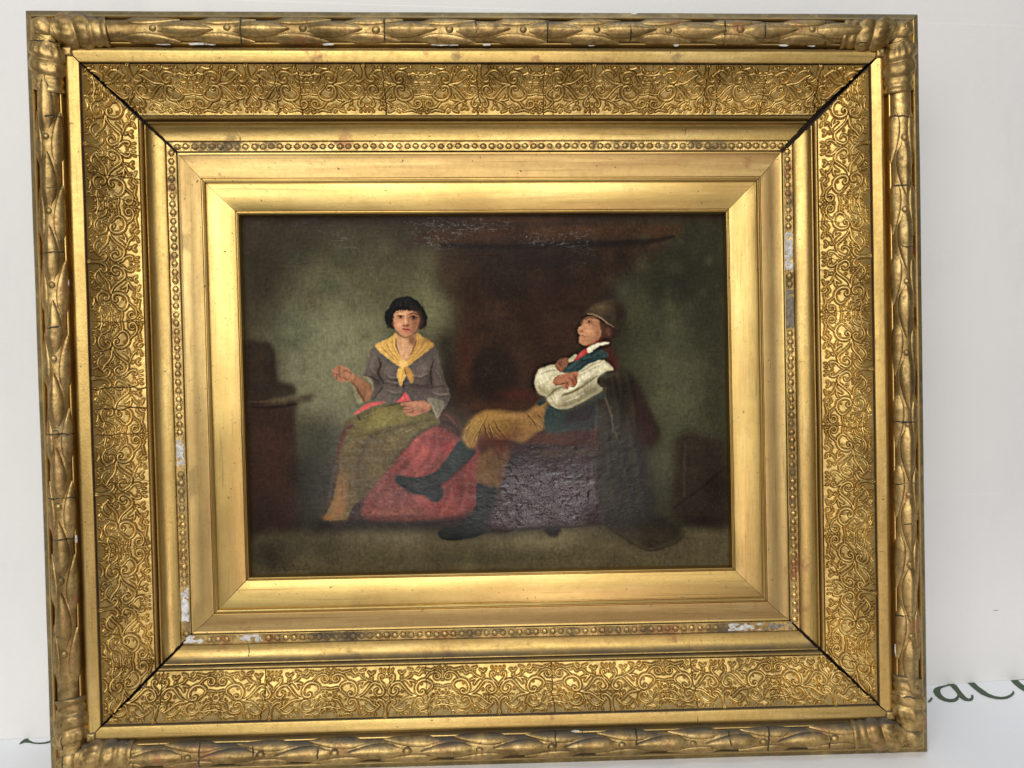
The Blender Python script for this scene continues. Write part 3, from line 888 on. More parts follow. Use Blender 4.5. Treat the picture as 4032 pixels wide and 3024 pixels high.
def lay(sl, m_, col, al=1.0, tex=0.12):
    x0, x1, y0, y1 = sl
    c_ = np.array(srgb(col))
    t = 1 + tex * (0.30 * NA[x0:x1, y0:y1] + 0.60 * NB[x0:x1, y0:y1] + 0.30 * NC[x0:x1, y0:y1])
    m_ = (m_ * al)[..., None]
    IMG[x0:x1, y0:y1] = IMG[x0:x1, y0:y1] * (1 - m_) + c_ * np.clip(t, .35, 1.8)[..., None] * m_
def poly(z, pts, col, soft=1, al=1.0, tex=0.12, sm=True):
    p = pmap(z, pts)
    if sm:
        p = spline(p, 5, True)
    r_ = mask_poly(p, soft)
    if r_:
        lay(r_[:4], r_[4], col, al, tex)
def stroke(z, pts, col, w=3.0, al=0.8, tex=0.1, taper=0.5, soft=0.6):
    """w in zone pixels"""
    x0_, y0_, sc = ZONES[z]
    wp = w / sc * 0.000280 / PXS
    p = spline(pmap(z, pts), 5)
    pad = int(wp + 4)
    x0 = max(0, int(p[:, 0].min()) - pad); x1 = min(PW, int(p[:, 0].max()) + pad + 1)
    y0 = max(0, int(p[:, 1].min()) - pad); y1 = min(PH, int(p[:, 1].max()) + pad + 1)
    if x1 <= x0 or y1 <= y0:
        return
    X, Y = np.meshgrid(np.arange(x0, x1) + .5, np.arange(y0, y1) + .5, indexing='ij')
    m_ = np.zeros(X.shape)
    n_ = len(p) - 1
    for i in range(n_):
        a, b = p[i], p[i + 1]
        ab = b - a
        t = np.clip(((X - a[0]) * ab[0] + (Y - a[1]) * ab[1]) / (ab @ ab + 1e-9), 0, 1)
        ww = max(0.55, wp / 2 * (1 - taper * abs(2 * (i + .5) / n_ - 1)))
        dd = np.hypot(X - a[0] - t * ab[0], Y - a[1] - t * ab[1])
        m_ = np.maximum(m_, np.clip((ww - dd) / soft + 0.5, 0, 1))
    lay((x0, x1, y0, y1), m_, col, al, tex)
def blob(z, c_, rx, ry, col, al=0.7, tex=0.1, pw=1.0):
    x0_, y0_, sc = ZONES[z]
    p = pmap(z, [c_])[0]
    f_ = 0.000280 / PXS / sc
    ax, ay = rx * f_, ry * f_
    x0 = max(0, int(p[0] - 2.6 * ax)); x1 = min(PW, int(p[0] + 2.6 * ax) + 1)
    y0 = max(0, int(p[1] - 2.6 * ay)); y1 = min(PH, int(p[1] + 2.6 * ay) + 1)
    if x1 <= x0 or y1 <= y0:
        return
    X, Y = np.meshgrid(np.arange(x0, x1) + .5, np.arange(y0, y1) + .5, indexing='ij')
    m_ = np.exp(-(((X - p[0]) / ax) ** 2 + ((Y - p[1]) / ay) ** 2) ** pw)
    lay((x0, x1, y0, y1), m_, col, al, tex)

# -- room behind the figures
IMG *= (1 + 0.18 * ND)[..., None]
poly(5, [(20,30),(950,30),(930,300),(960,600),(930,820),(900,1000),(700,1100),(500,1100),(300,1100),(240,900),(40,900)], (68,62,45), 40, .9)
blob(5, (440,620), 300, 330, (134,133,104), .92, .10)
blob(5, (380,780), 200, 240, (134,133,108), .7, .10)
blob(5, (850,430), 120, 180, (124,124,92), .8)
blob(5, (600,330), 260, 140, (92,92,64), .55)
blob(5, (300,150), 300, 90, (62,58,42), .6)
blob(5, (110,330), 90, 260, (58,50,38), .75)
blob(5, (260,560), 110, 150, (78,88,70), .5)
blob(5, (420,350), 60, 40, (74,82,60), .5); blob(5, (330,430), 50, 40, (96,88,62), .5)
poly(5, [(1640,150),(2170,20),(2190,1500),(1900,1480),(1800,1000),(1700,700),(1650,400)], (66,66,48), 40, .95)
blob(5, (1930,830), 170, 230, (98,98,74), .8)
blob(5, (1850,620), 110, 150, (84,86,64), .5); blob(5, (1760,440), 60, 90, (86,84,60), .75)
blob(5, (1950,1150), 120, 160, (86,88,72), .5)
blob(5, (1960,270), 220, 160, (48,48,35), .8)
blob(5, (2110,700), 60, 420, (62,60,46), .5)
# -- fireplace
poly(5, [(960,140),(1250,120),(1900,120),(1760,260),(1660,330),(1610,450),(1540,620),(1420,760),(1330,880),(1230,930),(980,920),(930,820),(950,660),(985,560),(960,430),(890,330),(880,240)], (60,42,28), 18, .97, .24)
blob(5, (1010,640), 60, 170, (78,46,30), .8); blob(5, (960,300), 60, 120, (76,62,42), .5)
blob(5, (1330,230), 260, 70, (38,28,25), .85); blob(5, (1350,420), 200, 130, (58,38,28), .6)
blob(5, (1420,560), 110, 90, (66,42,27), .6); blob(5, (1210,330), 160, 60, (50,38,36), .6)
blob(5, (920,600), 35, 60, (48,44,36), .7); blob(5, (930,750), 40, 120, (40,32,28), .7)
poly(5, [(760,152),(820,105),(1050,78),(1500,62),(1965,70),(1950,112),(1880,128),(1700,128),(1350,140),(1050,150)], (76,52,32), 8, .9, .25)
blob(5, (1450,95), 220, 18, (86,58,33), .6); stroke(5, [(900,165),(1200,170),(1500,160),(1800,150),(1930,125)], (34,24,20), 34, .75, soft=5)
poly(5, [(20,28),(2160,10),(2160,60),(1400,62),(900,70),(20,70)], (58,46,36), 8, .8); blob(5, (1250,50), 260, 18, (88,58,38), .6)
poly(5, [(1040,690),(1070,625),(1130,610),(1200,640),(1240,720),(1230,800),(1180,855),(1090,850),(1040,800),(1020,740)], (40,29,23), 9, .75)
blob(5, (1240,830), 80, 24, (88,36,26), .55); blob(5, (1300,850), 90, 25, (74,38,26), .55); blob(5, (1180,885), 190, 20, (82,52,30), .7)
blob(5, (1330,760), 40, 90, (44,28,22), .7)
for a, b in ((1020, 420), (1060, 520), (1010, 560), (1100, 470), (1180, 520), (1280, 480), (1380, 500), (1450, 440), (1250, 580), (1340, 620), (1140, 400), (1490, 540)):
    stroke(5, [(a, b), (a + 70, b + random.uniform(-8, 8)), (a + 120, b + random.uniform(-6, 10))], random.choice([(76,54,36),(40,28,22),(64,44,30)]), 22, .35, soft=7)
for a, b in ((1380, 700), (1450, 640), (1420, 790), (1290, 700)):
    blob(5, (a, b), 50, 40, (72,48,30), .4)
for q in range(60):
    a = random.choice([random.uniform(120, 900), random.uniform(1700, 2120)]); b = random.uniform(120, 1000)
    blob(5, (a, b), random.uniform(18, 46), random.uniform(14, 40), random.choice([(118,116,88),(92,96,74),(70,64,46),(104,98,72),(82,90,72)]), random.uniform(.10, .24))
# -- left table and cask
poly(5, [(30,602),(90,592),(145,602),(165,660),(176,762),(240,780),(252,830),(150,850),(40,860)], (52,42,33), 5, .95)
poly(5, [(60,640),(120,640),(135,740),(60,760)], (70,54,38), 8, .5)
poly(5, [(40,870),(140,862),(240,848),(325,828),(312,858),(255,880),(262,1120),(268,1390),(60,1440)], (62,45,37), 6, .97)
stroke(5, [(45,862),(160,856),(250,842),(322,832)], (92,72,54), 10, .6, soft=2); stroke(5, [(60,885),(160,885),(255,872)], (34,26,23), 16, .7, soft=3)
blob(5, (150,1100), 70, 150, (74,48,38), .5); blob(5, (120,1350), 90, 90, (48,38,38), .6)
poly(5, [(270,960),(440,960),(420,1150),(380,1380),(270,1420)], (62,62,54), 18, .7); blob(5, (330,1250), 60, 110, (58,56,54), .6)
# -- floor
poly(5, [(50,1470),(300,1440),(700,1425),(1100,1450),(1500,1410),(1900,1420),(2190,1425),(2190,1640),(50,1660)], (94,86,62), 10, .97, .14)
blob(5, (140,1540), 130, 90, (44,39,34), .85); blob(5, (330,1500), 140, 60, (72,66,54), .5)
blob(5, (1340,1480), 180, 36, (126,118,88), .75); blob(5, (680,1470), 180, 30, (108,102,80), .6); blob(5, (1750,1570), 300, 34, (92,84,58), .5)
blob(5, (950,1560), 500, 30, (74,70,50), .6); blob(5, (1000,1630), 1100, 26, (54,50,38), .7)
# -- keg at the right
poly(5, [(1945,1010),(1985,990),(2030,985),(2070,1012),(2120,1020),(2175,1070),(2182,1400),(2080,1425),(1975,1395),(1925,1340),(1930,1180)], (54,44,36), 9, .85)
stroke(5, [(1955,1010),(2010,990),(2060,1010)], (88,74,58), 9, .5); stroke(5, [(1985,1040),(1980,1280)], (84,70,60), 14, .35, soft=3)
blob(5, (2110,1230), 50, 120, (44,30,28), .7); stroke(5, [(1940,1330),(2060,1240),(2165,1150)], (36,27,24), 14, .55, soft=3); blob(5, (2060,1390), 110, 30, (40,30,26), .8)
# -- shadow under the figures
poly(3, [(60,1480),(200,1350),(500,1320),(640,1280),(1000,1330),(1600,1270),(1900,1150),(2212,1300),(2212,1480),(1700,1440),(1200,1425),(500,1440)], (42,34,31), 9, .95)
# -- woman: skirts
poly(3, [(1140,480),(1260,400),(1440,320),(1580,370),(1700,460),(1900,560),(1900,900),(1870,1200),(1700,1290),(1400,1335),(900,1345),(650,1310),(640,1160),(700,1020),(850,840),(960,720),(1030,620)], (132,64,58), 4, 1, .26)
blob(3, (850,1080), 230, 150, (160,92,92), .75); blob(3, (1250,620), 170, 160, (168,82,78), .7); blob(3, (1000,1270), 330, 50, (150,98,80), .7)
blob(3, (1720,1000), 160, 260, (112,38,30), .85); blob(3, (1560,540), 110, 90, (138,46,44), .7); blob(3, (1500,1200), 170, 90, (140,62,50), .6)
stroke(3, [(1420,380),(1480,560),(1490,700)], (120,62,58), 40, .5, soft=4); stroke(3, [(1090,560),(1230,480),(1300,600)], (186,100,98), 26, .35, soft=5)
stroke(3, [(1000,1050),(980,1150),(1000,1230)], (120,56,56), 20, .5, soft=4); stroke(3, [(1300,900),(1500,850),(1600,740)], (178,66,56), 26, .4, soft=4)
for pts in ([(1300,430),(1200,640),(1000,850),(800,1080),(700,1260)], [(1400,400),(1380,620),(1250,800),(1150,880)], [(1200,900),(900,1000),(760,1200)], [(1560,960),(1540,1130),(1420,1290)], [(1700,860),(1720,1050),(1640,1240)], [(1050,1060),(1000,1200),(1060,1320)]):
    stroke(3, pts, (108,44,44), 46, .5, soft=9); stroke(3, [(a + 46, b + 8) for a, b in pts], (160,92,86), 34, .4, soft=9)
blob(3, (1000,1320), 420, 26, (84,44,38), .6)
poly(3, [(1430,180),(1560,150),(1680,250),(1760,380),(1700,470),(1560,380),(1450,320)], (78,50,40), 5, .9, .2)
stroke(3, [(1500,170),(1600,250),(1700,400)], (110,70,54), 20, .5); stroke(3, [(1480,280),(1600,310),(1720,430)], (40,28,26), 34, .7, soft=4)
poly(3, [(440,280),(600,190),(760,130),(950,90),(1050,85),(1120,180),(1180,215),(1330,170),(1430,220),(1470,300),(1330,370),(1200,450),(1120,540),(1000,670),(930,770),(830,870),(700,1030),(640,1130),(560,1160),(490,1270),(460,1345),(330,1355),(200,1345),(290,1180),(340,950),(380,760),(330,690),(385,500),(420,360)], (106,94,58), 2, 1, .18)
poly(3, [(480,420),(620,250),(800,140),(1030,100),(1110,190),(1300,190),(1400,250),(1150,290),(880,330),(700,420),(600,520)], (122,112,50), 8, .85, .22)
blob(3, (880,170), 160, 50, (128,120,58), .6); blob(3, (850,300), 120, 40, (136,138,60), .6); blob(3, (560,420), 80, 90, (112,104,64), .6)
blob(3, (400,1020), 60, 200, (160,112,62), .85); blob(3, (350,1230), 80, 110, (152,106,60), .8); blob(3, (250,1320), 60, 30, (150,98,34), .8)
blob(3, (830,560), 140, 110, (112,96,66), .6); blob(3, (730,900), 90, 110, (112,100,70), .6)
stroke(3, [(1410,255),(1250,285),(1080,325),(900,360),(770,405),(690,480),(630,590),(595,720),(570,850),(590,1000),(595,1120)], (72,52,46), 40, .55, soft=9)
stroke(3, [(1450,310),(1300,370),(1190,450),(1120,540),(1010,650),(940,740)], (66,46,42), 40, .65, soft=7)
stroke(3, [(520,320),(440,370),(410,440),(380,540),(345,680)], (96,46,50), 56, .8, soft=5); stroke(3, [(340,720),(300,900),(270,1100)], (98,84,86), 36, .55, soft=6)
stroke(3, [(580,220),(600,260)], (50,40,30), 30, .8, soft=4); stroke(3, [(500,700),(520,900),(510,1100)], (128,110,86), 26, .5, soft=6)
stroke(3, [(620,1150),(560,1250),(600,1330)], (58,42,42), 60, .8, soft=7)
poly(3, [(640,420),(760,410),(720,560),(660,760),(620,980),(600,1100),(560,1000),(580,760)], (82,68,46), 12, .3); poly(3, [(460,480),(560,430),(560,640),(530,900),(480,1150),(420,1100),(440,800)], (136,116,72), 12, .5)
poly(3, [(820,460),(1000,430),(1100,440),(960,620),(800,820),(700,960),(690,800),(760,620)], (124,106,68), 12, .45); poly(3, [(1000,500),(1130,470),(1010,640),(880,800),(830,830),(900,660)], (82,68,46), 10, .5)
for q in range(130):
    a = random.uniform(380, 1000); b = random.uniform(420, 1250)
    if a + 0.86 * (b - 420) < 1060 and a > 460 - (b - 420) * .18:
        blob(3, (a, b), random.uniform(10, 26), random.uniform(10, 30), random.choice([(150,110,66),(92,96,52),(132,84,58),(76,62,44),(146,132,92)]), random.uniform(.2, .45))
for q in range(46):
    a = random.uniform(480, 1300); b = random.uniform(120, 420)
    stroke(3, [(a, b + 60 - (a - 480) * .10), (a + 60, b + 30 - (a - 480) * .10), (a + 130, b + 10 - (a - 480) * .10)], random.choice([(140,138,74),(92,80,40),(150,140,96),(86,92,40)]), 9, .35)
for q in range(40):
    a = random.uniform(560, 980); b = random.uniform(480, 1000)
    if a + b * .9 < 1500:
        stroke(3, [(a, b), (a - 20, b + 40), (a - 30, b + 80)], random.choice([(132,116,84),(88,76,46),(122,108,60)]), 10, .3)
poly(3, [(530,205),(600,130),(700,75),(850,55),(880,70),(760,105),(640,155)], (200,84,84), 2, 1); stroke(3, [(560,180),(680,120),(800,80)], (216,104,96), 16, .5)
blob(3, (1050,1080), 380, 230, (112,86,84), .38); blob(3, (600,900), 220, 300, (96,84,70), .3)  # greyish glaze: the sheen over the lower skirts, painted into the colour
# -- woman: body
poly(1, [(520,1210),(560,1230),(590,1300),(640,1390),(580,1405),(545,1340)], (150,144,112), 2, .95)
poly(1, [(770,770),(720,840),(690,960),(650,1080),(630,1110),(700,1140),(740,1200),(730,1290),(720,1370),(870,1390),(1000,1395),(1040,1340),(1085,1290),(1160,1365),(1300,1375),(1350,1365),(1440,1420),(1500,1480),(1560,1400),(1585,1310),(1540,1200),(1480,1000),(1440,860),(1400,780),(1220,930),(1060,1010),(960,960),(860,880)], (106,96,92), 2, 1, .12)
blob(1, (900,1030), 80, 60, (118,108,102), .7); blob(1, (1260,1030), 80, 60, (114,104,98), .6); blob(1, (740,950), 40, 90, (118,110,102), .6); blob(1, (1450,980), 40, 120, (112,102,94), .6)
blob(1, (1350,1130), 40, 90, (74,60,56), .7); blob(1, (1000,1160), 170, 26, (78,66,62), .7); blob(1, (1260,1220), 130, 30, (72,58,52), .8); blob(1, (870,1310), 70, 50, (116,106,100), .6)
blob(1, (1430,1330), 90, 50, (104,94,84), .6); blob(1, (1500,1150), 30, 100, (84,72,66), .6)
poly(1, [(690,960),(740,860),(790,880),(800,960),(760,1080),(690,1110),(650,1090)], (126,116,108), 9, .55); poly(1, [(800,930),(840,1010),(840,1120),(880,1190),(760,1230),(745,1170),(790,1080)], (64,54,51), 9, .6)
poly(1, [(850,960),(960,990),(1010,1040),(990,1110),(900,1120),(850,1050)], (126,116,108), 10, .5); poly(1, [(1150,1010),(1250,960),(1350,950),(1350,1060),(1260,1120),(1180,1110)], (120,110,102), 10, .45); poly(1, [(1360,960),(1400,930),(1400,1240),(1330,1230),(1340,1100)], (58,48,46), 8, .6)
poly(1, [(1480,1000),(1545,1200),(1585,1310),(1530,1400),(1500,1250),(1450,1060)], (70,60,56), 9, .55); poly(1, [(870,1190),(1060,1220),(1070,1290),(990,1390),(800,1380),(760,1340)], (114,104,98), 8, .5); poly(1, [(1100,1230),(1370,1220),(1400,1340),(1180,1370)], (80,70,66), 10, .5)
stroke(1, [(795,890),(825,980),(800,1080),(860,1190)], (58,48,45), 26, .8, soft=2); stroke(1, [(1400,930),(1380,1020),(1372,1120),(1385,1240)], (52,42,40), 22, .8, soft=2)
stroke(1, [(640,1105),(720,1120),(790,1160),(800,1200)], (62,52,50), 22, .7, soft=2); stroke(1, [(740,1360),(800,1290),(850,1230)], (56,46,40), 20, .7, soft=2)
stroke(1, [(870,1185),(960,1215),(1075,1215),(1200,1200),(1370,1240)], (70,58,55), 12, .7); stroke(1, [(1380,1240),(1450,1220),(1540,1225)], (62,50,44), 12, .8)
stroke(1, [(1085,1120),(1078,1200),(1080,1290)], (52,42,40), 12, .8); stroke(1, [(1080,1290),(1040,1340),(1005,1390)], (52,36,36), 14, .8)
for pts in ([(870,1070),(910,1110),(1010,1130)], [(880,1160),(980,1180),(1050,1175)], [(1180,1100),(1260,1110),(1330,1080)], [(700,1010),(730,1060),(780,1090)], [(1430,1050),(1470,1120),(1500,1190)], [(900,1260),(980,1290),(1050,1280)], [(1400,1290),(1480,1310),(1560,1300)]):
    stroke(1, pts, (142,132,122), 16, .55, soft=3); stroke(1, [(a + 6, b + 22) for a, b in pts], (66,56,53), 16, .55, soft=3)
poly(1, [(1330,1360),(1420,1350),(1520,1400),(1490,1490),(1450,1570),(1410,1520),(1370,1440)], (134,128,112), 2, .9); stroke(1, [(1350,1380),(1400,1460),(1440,1550)], (164,158,140), 14, .6); stroke(1, [(1450,1390),(1470,1460),(1450,1540)], (92,86,76), 14, .6)
poly(1, [(1000,1392),(1050,1335),(1095,1290),(1150,1360),(1165,1372),(1100,1385)], (202,86,90), 2, 1); stroke(1, [(1060,1375),(1100,1320)], (220,110,106), 14, .5)
poly(1, [(630,1110),(690,1120),(735,1170),(748,1230),(735,1290),(722,1200),(680,1150)], (156,150,122), 2, .9)
poly(1, [(495,1080),(560,1105),(640,1150),(700,1190),(732,1260),(718,1340),(655,1392),(600,1330),(550,1230),(490,1160)], (148,108,78), 2, 1)
blob(1, (600,1170), 60, 40, (172,122,88), .6); blob(1, (690,1300), 30, 50, (176,126,92), .6); stroke(1, [(500,1160),(560,1240),(620,1340),(655,1385)], (92,60,42), 22, .6, soft=2)
poly(1, [(305,1040),(340,1005),(385,993),(450,1010),(520,1070),(535,1130),(495,1170),(440,1165),(390,1172),(340,1145),(303,1100)], (168,122,92), 2, 1)
blob(1, (450,1090), 40, 34, (186,134,102), .6); blob(1, (330,1060), 22, 30, (184,128,98), .6)
for pts in ([(385,1010),(370,1060),(400,1090)], [(345,1100),(370,1090),(380,1130)], [(310,1090),(340,1080),(345,1140)], [(400,1110),(440,1140),(480,1160)], [(420,1040),(470,1060),(510,1090)]):
    stroke(1, pts, (98,58,44), 12, .65)
# neck, scarf, face
poly(1, [(985,640),(1080,690),(1190,650),(1215,700),(1190,780),(1165,860),(1110,935),(1050,930),(1010,810),(990,710)], (194,150,110), 2, 1)
blob(1, (1085,830), 50, 80, (206,164,124), .7); poly(1, [(1000,650),(1080,695),(1200,650),(1215,710),(1180,760),(1100,700),(1030,690)], (132,92,62), 5, .8); blob(1, (1170,730), 40, 40, (128,90,58), .7)
poly(1, [(985,640),(940,680),(850,730),(768,770),(800,825),(870,890),(960,960),(1020,1000),(1050,950),(1060,930),(1010,840),(985,740),(1000,680)], (206,168,82), 2, 1, .10)
poly(1, [(1218,640),(1300,690),(1385,740),(1405,780),(1320,850),(1210,930),(1120,1005),(1098,960),(1150,880),(1180,790),(1212,740)], (196,154,72), 2, 1, .10)
stroke(1, [(990,700),(995,780),(1030,870)], (120,82,44), 16, .8); stroke(1, [(1215,720),(1195,790),(1150,880)], (128,88,46), 20, .75, soft=2)
for pts in ([(880,740),(930,840),(1010,930)], [(950,690),(960,790),(1010,890)], [(820,780),(900,860),(980,940)], [(1240,720),(1220,800),(1160,890)], [(1300,740),(1260,820),(1170,910)], [(1350,780),(1270,860),(1170,940)]):
    stroke(1, pts, (160,116,54), 13, .6); stroke(1, [(a + 16, b - 6) for a, b in pts], (226,192,108), 10, .5)
blob(1, (1330,720), 60, 26, (150,112,58), .6)
poly(1, [(1030,945),(1070,930),(1112,950),(1115,1010),(1065,1030),(1022,1000)], (220,180,100), 2, 1); stroke(1, [(1030,1010),(1070,1020),(1112,1005)], (150,104,50), 12, .7)
poly(1, [(1040,1015),(1003,1080),(1018,1160),(1045,1222),(1080,1150),(1103,1085),(1085,1020)], (206,168,80), 2, 1)
poly(1, [(1092,1020),(1112,1110),(1165,1188),(1190,1120),(1160,1050),(1122,1012)], (184,140,66), 2, 1)
stroke(1, [(1070,1030),(1060,1100),(1045,1190)], (162,118,56), 12, .6); stroke(1, [(1090,1030),(1098,1090)], (92,62,38), 12, .8); stroke(1, [(1120,1040),(1150,1110),(1165,1170)], (214,178,96), 10, .5)
poly(1, [(918,350),(955,295),(1010,258),(1075,240),(1145,244),(1215,278),(1265,335),(1305,395),(1335,470),(1315,550),(1262,600),(1215,590),(1100,560),(980,595),(935,585),(888,545),(866,465),(886,400)], (30,29,28), 2, 1, .25)
stroke(1, [(960,330),(1040,275),(1140,275)], (52,54,54), 26, .4, soft=4)
for q in range(34):
    a = random.choice([random.uniform(875, 960), random.uniform(1240, 1330)]); b = random.uniform(400, 590)
    blob(1, (a, b), random.uniform(12, 20), random.uniform(14, 24), random.choice([(34,32,30),(44,40,36),(26,25,24)]), .8)
for q in range(30):
    a = random.uniform(900, 1300); b = random.uniform(270, 400)
    stroke(1, [(a, b), (a + (a - 1100) * .10, b + 30), (a + (a - 1100) * .22, b + 70)], random.choice([(58,54,50),(22,21,20),(46,44,42)]), 9, .4)
poly(1, [(975,440),(1000,402),(1060,386),(1135,398),(1205,412),(1240,462),(1242,540),(1212,612),(1152,668),(1082,682),(1022,642),(985,585),(963,500)], (190,140,104), 2, 1, .05)
poly(1, [(1150,400),(1210,412),(1243,462),(1243,545),(1212,615),(1150,668),(1120,660),(1160,600),(1160,500),(1140,440)], (146,98,68), 7, .75, .05)
blob(1, (1040,560), 44, 44, (210,150,116), .75, .04); blob(1, (1085,440), 30, 26, (208,160,122), .7, .04); blob(1, (1095,655), 40, 16, (200,146,108), .6, .04); blob(1, (1000,560), 24, 34, (204,124,100), .5, .04)
blob(1, (1190,545), 30, 40, (170,114,82), .5, .04)
stroke(1, [(1118,440),(1128,490),(1135,540)], (150,98,70), 18, .55, soft=2); stroke(1, [(1095,470),(1092,520),(1090,545)], (218,170,130), 14, .6, soft=2)
poly(1, [(1065,545),(1100,540),(1140,550),(1135,568),(1100,575),(1070,565)], (128,74,56), 2, .85, .05); blob(1, (1092,540), 14, 10, (214,150,116), .7, .03)
stroke(1, [(995,425),(1035,408),(1085,420)], (72,46,36), 15, .75); stroke(1, [(1132,440),(1185,422),(1235,442)], (66,42,32), 17, .75)
blob(1, (1045,455), 40, 20, (150,100,74), .7, .04); blob(1, (1190,470), 46, 22, (118,76,54), .75, .04)
stroke(1, [(1008,458),(1040,444),(1080,460)], (54,34,28), 11, .85); stroke(1, [(1140,468),(1185,455),(1228,474)], (48,30,24), 12, .85)
blob(1, (1045,464), 15, 14, (34,22,20), .95, 0, 2); blob(1, (1187,474), 16, 15, (32,21,19), .95, 0, 2); blob(1, (1022,466), 8, 7, (190,160,134), .6, 0)
stroke(1, [(1015,478),(1045,484),(1075,476)], (146,96,72), 7, .6); stroke(1, [(1150,490),(1187,496),(1220,488)], (104,66,48), 7, .6)
poly(1, [(1052,592),(1085,588),(1103,594),(1125,590),(1158,604),(1130,612),(1100,610),(1072,606)], (150,64,60), 1, .9, .03)
stroke(1, [(1054,596),(1100,602),(1156,606)], (86,36,34), 8, .85); poly(1, [(1075,610),(1105,612),(1140,611),(1120,632),(1095,634)], (196,98,92), 2, .85, .03); stroke(1, [(1080,645),(1105,648),(1130,642)], (146,96,72), 8, .5)
blob(1, (1060,420), 50, 22, (224,182,142), .6, .03); blob(1, (1030,545), 34, 36, (222,168,130), .6, .03); blob(1, (1095,520), 10, 30, (226,182,142), .6, .02)
poly(1, [(1190,420),(1243,470),(1244,545),(1214,615),(1160,664),(1150,640),(1190,590),(1205,520)], (104,66,46), 6, .7, .03); stroke(1, [(1010,640),(1070,684),(1140,676),(1200,630)], (112,72,50), 14, .55, soft=3)
for q in range(16):
    a = 985 + q * 16
    stroke(1, [(a, 372 + random.uniform(-6, 4)), (a + random.uniform(-6, 6), 398 + random.uniform(-6, 14))], (32,28,26), 12, .85)
blob(1, (958,535), 14, 34, (150,98,70), .6)
# hand on lap
poly(1, [(1040,1405),(1100,1392),(1200,1382),(1310,1380),(1375,1440),(1350,1490),(1240,1530),(1180,1552),(1115,1532),(1062,1475),(1088,1442),(1045,1430)], (172,120,90), 2, 1)
blob(1, (1200,1420), 60, 24, (192,142,108), .6); blob(1, (1290,1490), 60, 26, (128,82,60), .6)
for pts in ([(1050,1428),(1100,1440),(1150,1440)], [(1065,1468),(1110,1475),(1160,1470)], [(1095,1505),(1140,1505),(1180,1500)], [(1150,1440),(1180,1470),(1180,1540)]):
    stroke(1, pts, (104,62,46), 11, .65)
stroke(1, [(870,1440),(960,1420),(1040,1405)], (60,46,34), 16, .7)
# -- chair with a coat over it, behind the man
poly(4, [(1230,0),(1400,-60),(1700,-40),(1830,120),(1915,300),(1890,390),(1800,560),(1840,760),(1880,1000),(1910,1180),(2060,1260),(2212,1330),(2160,1460),(2060,1510),(1900,1565),(1770,1565),(1500,1420),(1310,1265),(1250,1150),(1220,900),(1210,500)], (48,43,33), 10, .92, .2)
poly(4, [(1600,-40),(1720,-20),(1850,150),(1918,300),(1880,400),(1780,420),(1700,250)], (58,36,36), 7, .9); blob(4, (1760,250), 60, 160, (60,34,32), .6); blob(4, (1750,680), 60, 160, (50,36,36), .7)
blob(4, (1640,560), 50, 60, (74,70,52), .6); blob(4, (1620,1400), 200, 70, (74,66,52), .6); blob(4, (1900,1440), 190, 60, (64,54,42), .6); stroke(4, [(1330,1280),(1500,1410),(1760,1560),(1900,1565),(2100,1490),(2200,1400)], (44,32,27), 20, .6, soft=3); blob(4, (1830,1520), 40, 22, (64,38,28), .8)
blob(4, (1400,900), 110, 300, (62,58,50), .5); stroke(4, [(1600,60),(1620,400),(1660,480)], (76,68,52), 40, .45, soft=6)
poly(2, [(1250,1085),(1330,1010),(1420,980),(1530,970),(1620,1020),(1690,1140),(1770,1330),(1890,1660),(1640,1680),(1230,1660),(1235,1300),(1310,1200),(1262,1135)], (58,51,41), 5, 1, .2)
poly(2, [(1610,1050),(1700,1150),(1780,1340),(1900,1670),(1700,1670),(1640,1350)], (58,38,36), 9, .85); blob(2, (1450,1040), 120, 50, (76,68,54), .7); blob(2, (1450,1420), 60, 160, (56,52,44), .6)
for pts in ([(1240,1290),(1246,1420),(1238,1560),(1230,1650)], [(1345,1180),(1335,1270),(1370,1380),(1405,1500),(1420,1660)], [(1345,1185),(1300,1240),(1240,1295)]):
    stroke(2, pts, (112,100,80), 20, .65, soft=2)
stroke(4, [(1400,0),(1420,180),(1460,330),(1500,420)], (104,92,72), 16, .5, soft=2)
for pts in ([(1480,1020),(1500,1200),(1490,1420),(1520,1640)], [(1560,1020),(1600,1200),(1640,1400),(1660,1640)], [(1400,1060),(1430,1200),(1460,1400),(1470,1640)]):
    stroke(2, pts, (74,68,50), 30, .35, soft=6); stroke(2, [(a + 34, b) for a, b in pts], (38,32,26), 30, .5, soft=6)
for pts in ([(1480,60),(1500,400),(1560,800),(1600,1150)], [(1350,300),(1380,700),(1420,1100)], [(1640,500),(1700,850),(1760,1200)], [(1500,1250),(1700,1350),(1900,1380)]):
    stroke(4, pts, (70,64,48), 40, .3, soft=8); stroke(4, [(a + 44, b) for a, b in pts], (38,34,28), 40, .45, soft=8)
# -- seat of the chair
poly(4, [(420,390),(560,300),(760,270),(1000,220),(1225,180),(1225,470),(1000,460),(700,430),(430,440)], (84,48,32), 5, 1, .18); blob(4, (1100,330), 120, 90, (66,34,34), .7)
poly(4, [(240,560),(430,430),(700,410),(1000,440),(1210,430),(1240,900),(1270,1150),(1310,1265),(1100,1285),(680,1312),(80,1340),(60,1240),(200,900)], (58,40,40), 5, 1, .25)
poly(4, [(600,480),(1200,470),(1200,520),(620,545)], (86,70,50), 4, .6); stroke(4, [(1190,480),(1200,800),(1190,1000)], (70,52,34), 34, .5, soft=5); blob(4, (350,600), 100, 100, (38,30,32), .6)
poly(4, [(672,1305),(845,1300),(835,1400),(765,1432),(695,1392)], (44,37,37), 3, .95); stroke(4, [(0,1372),(300,1350),(680,1322),(1050,1310),(1310,1272)], (42,33,32), 30, .8, soft=4)
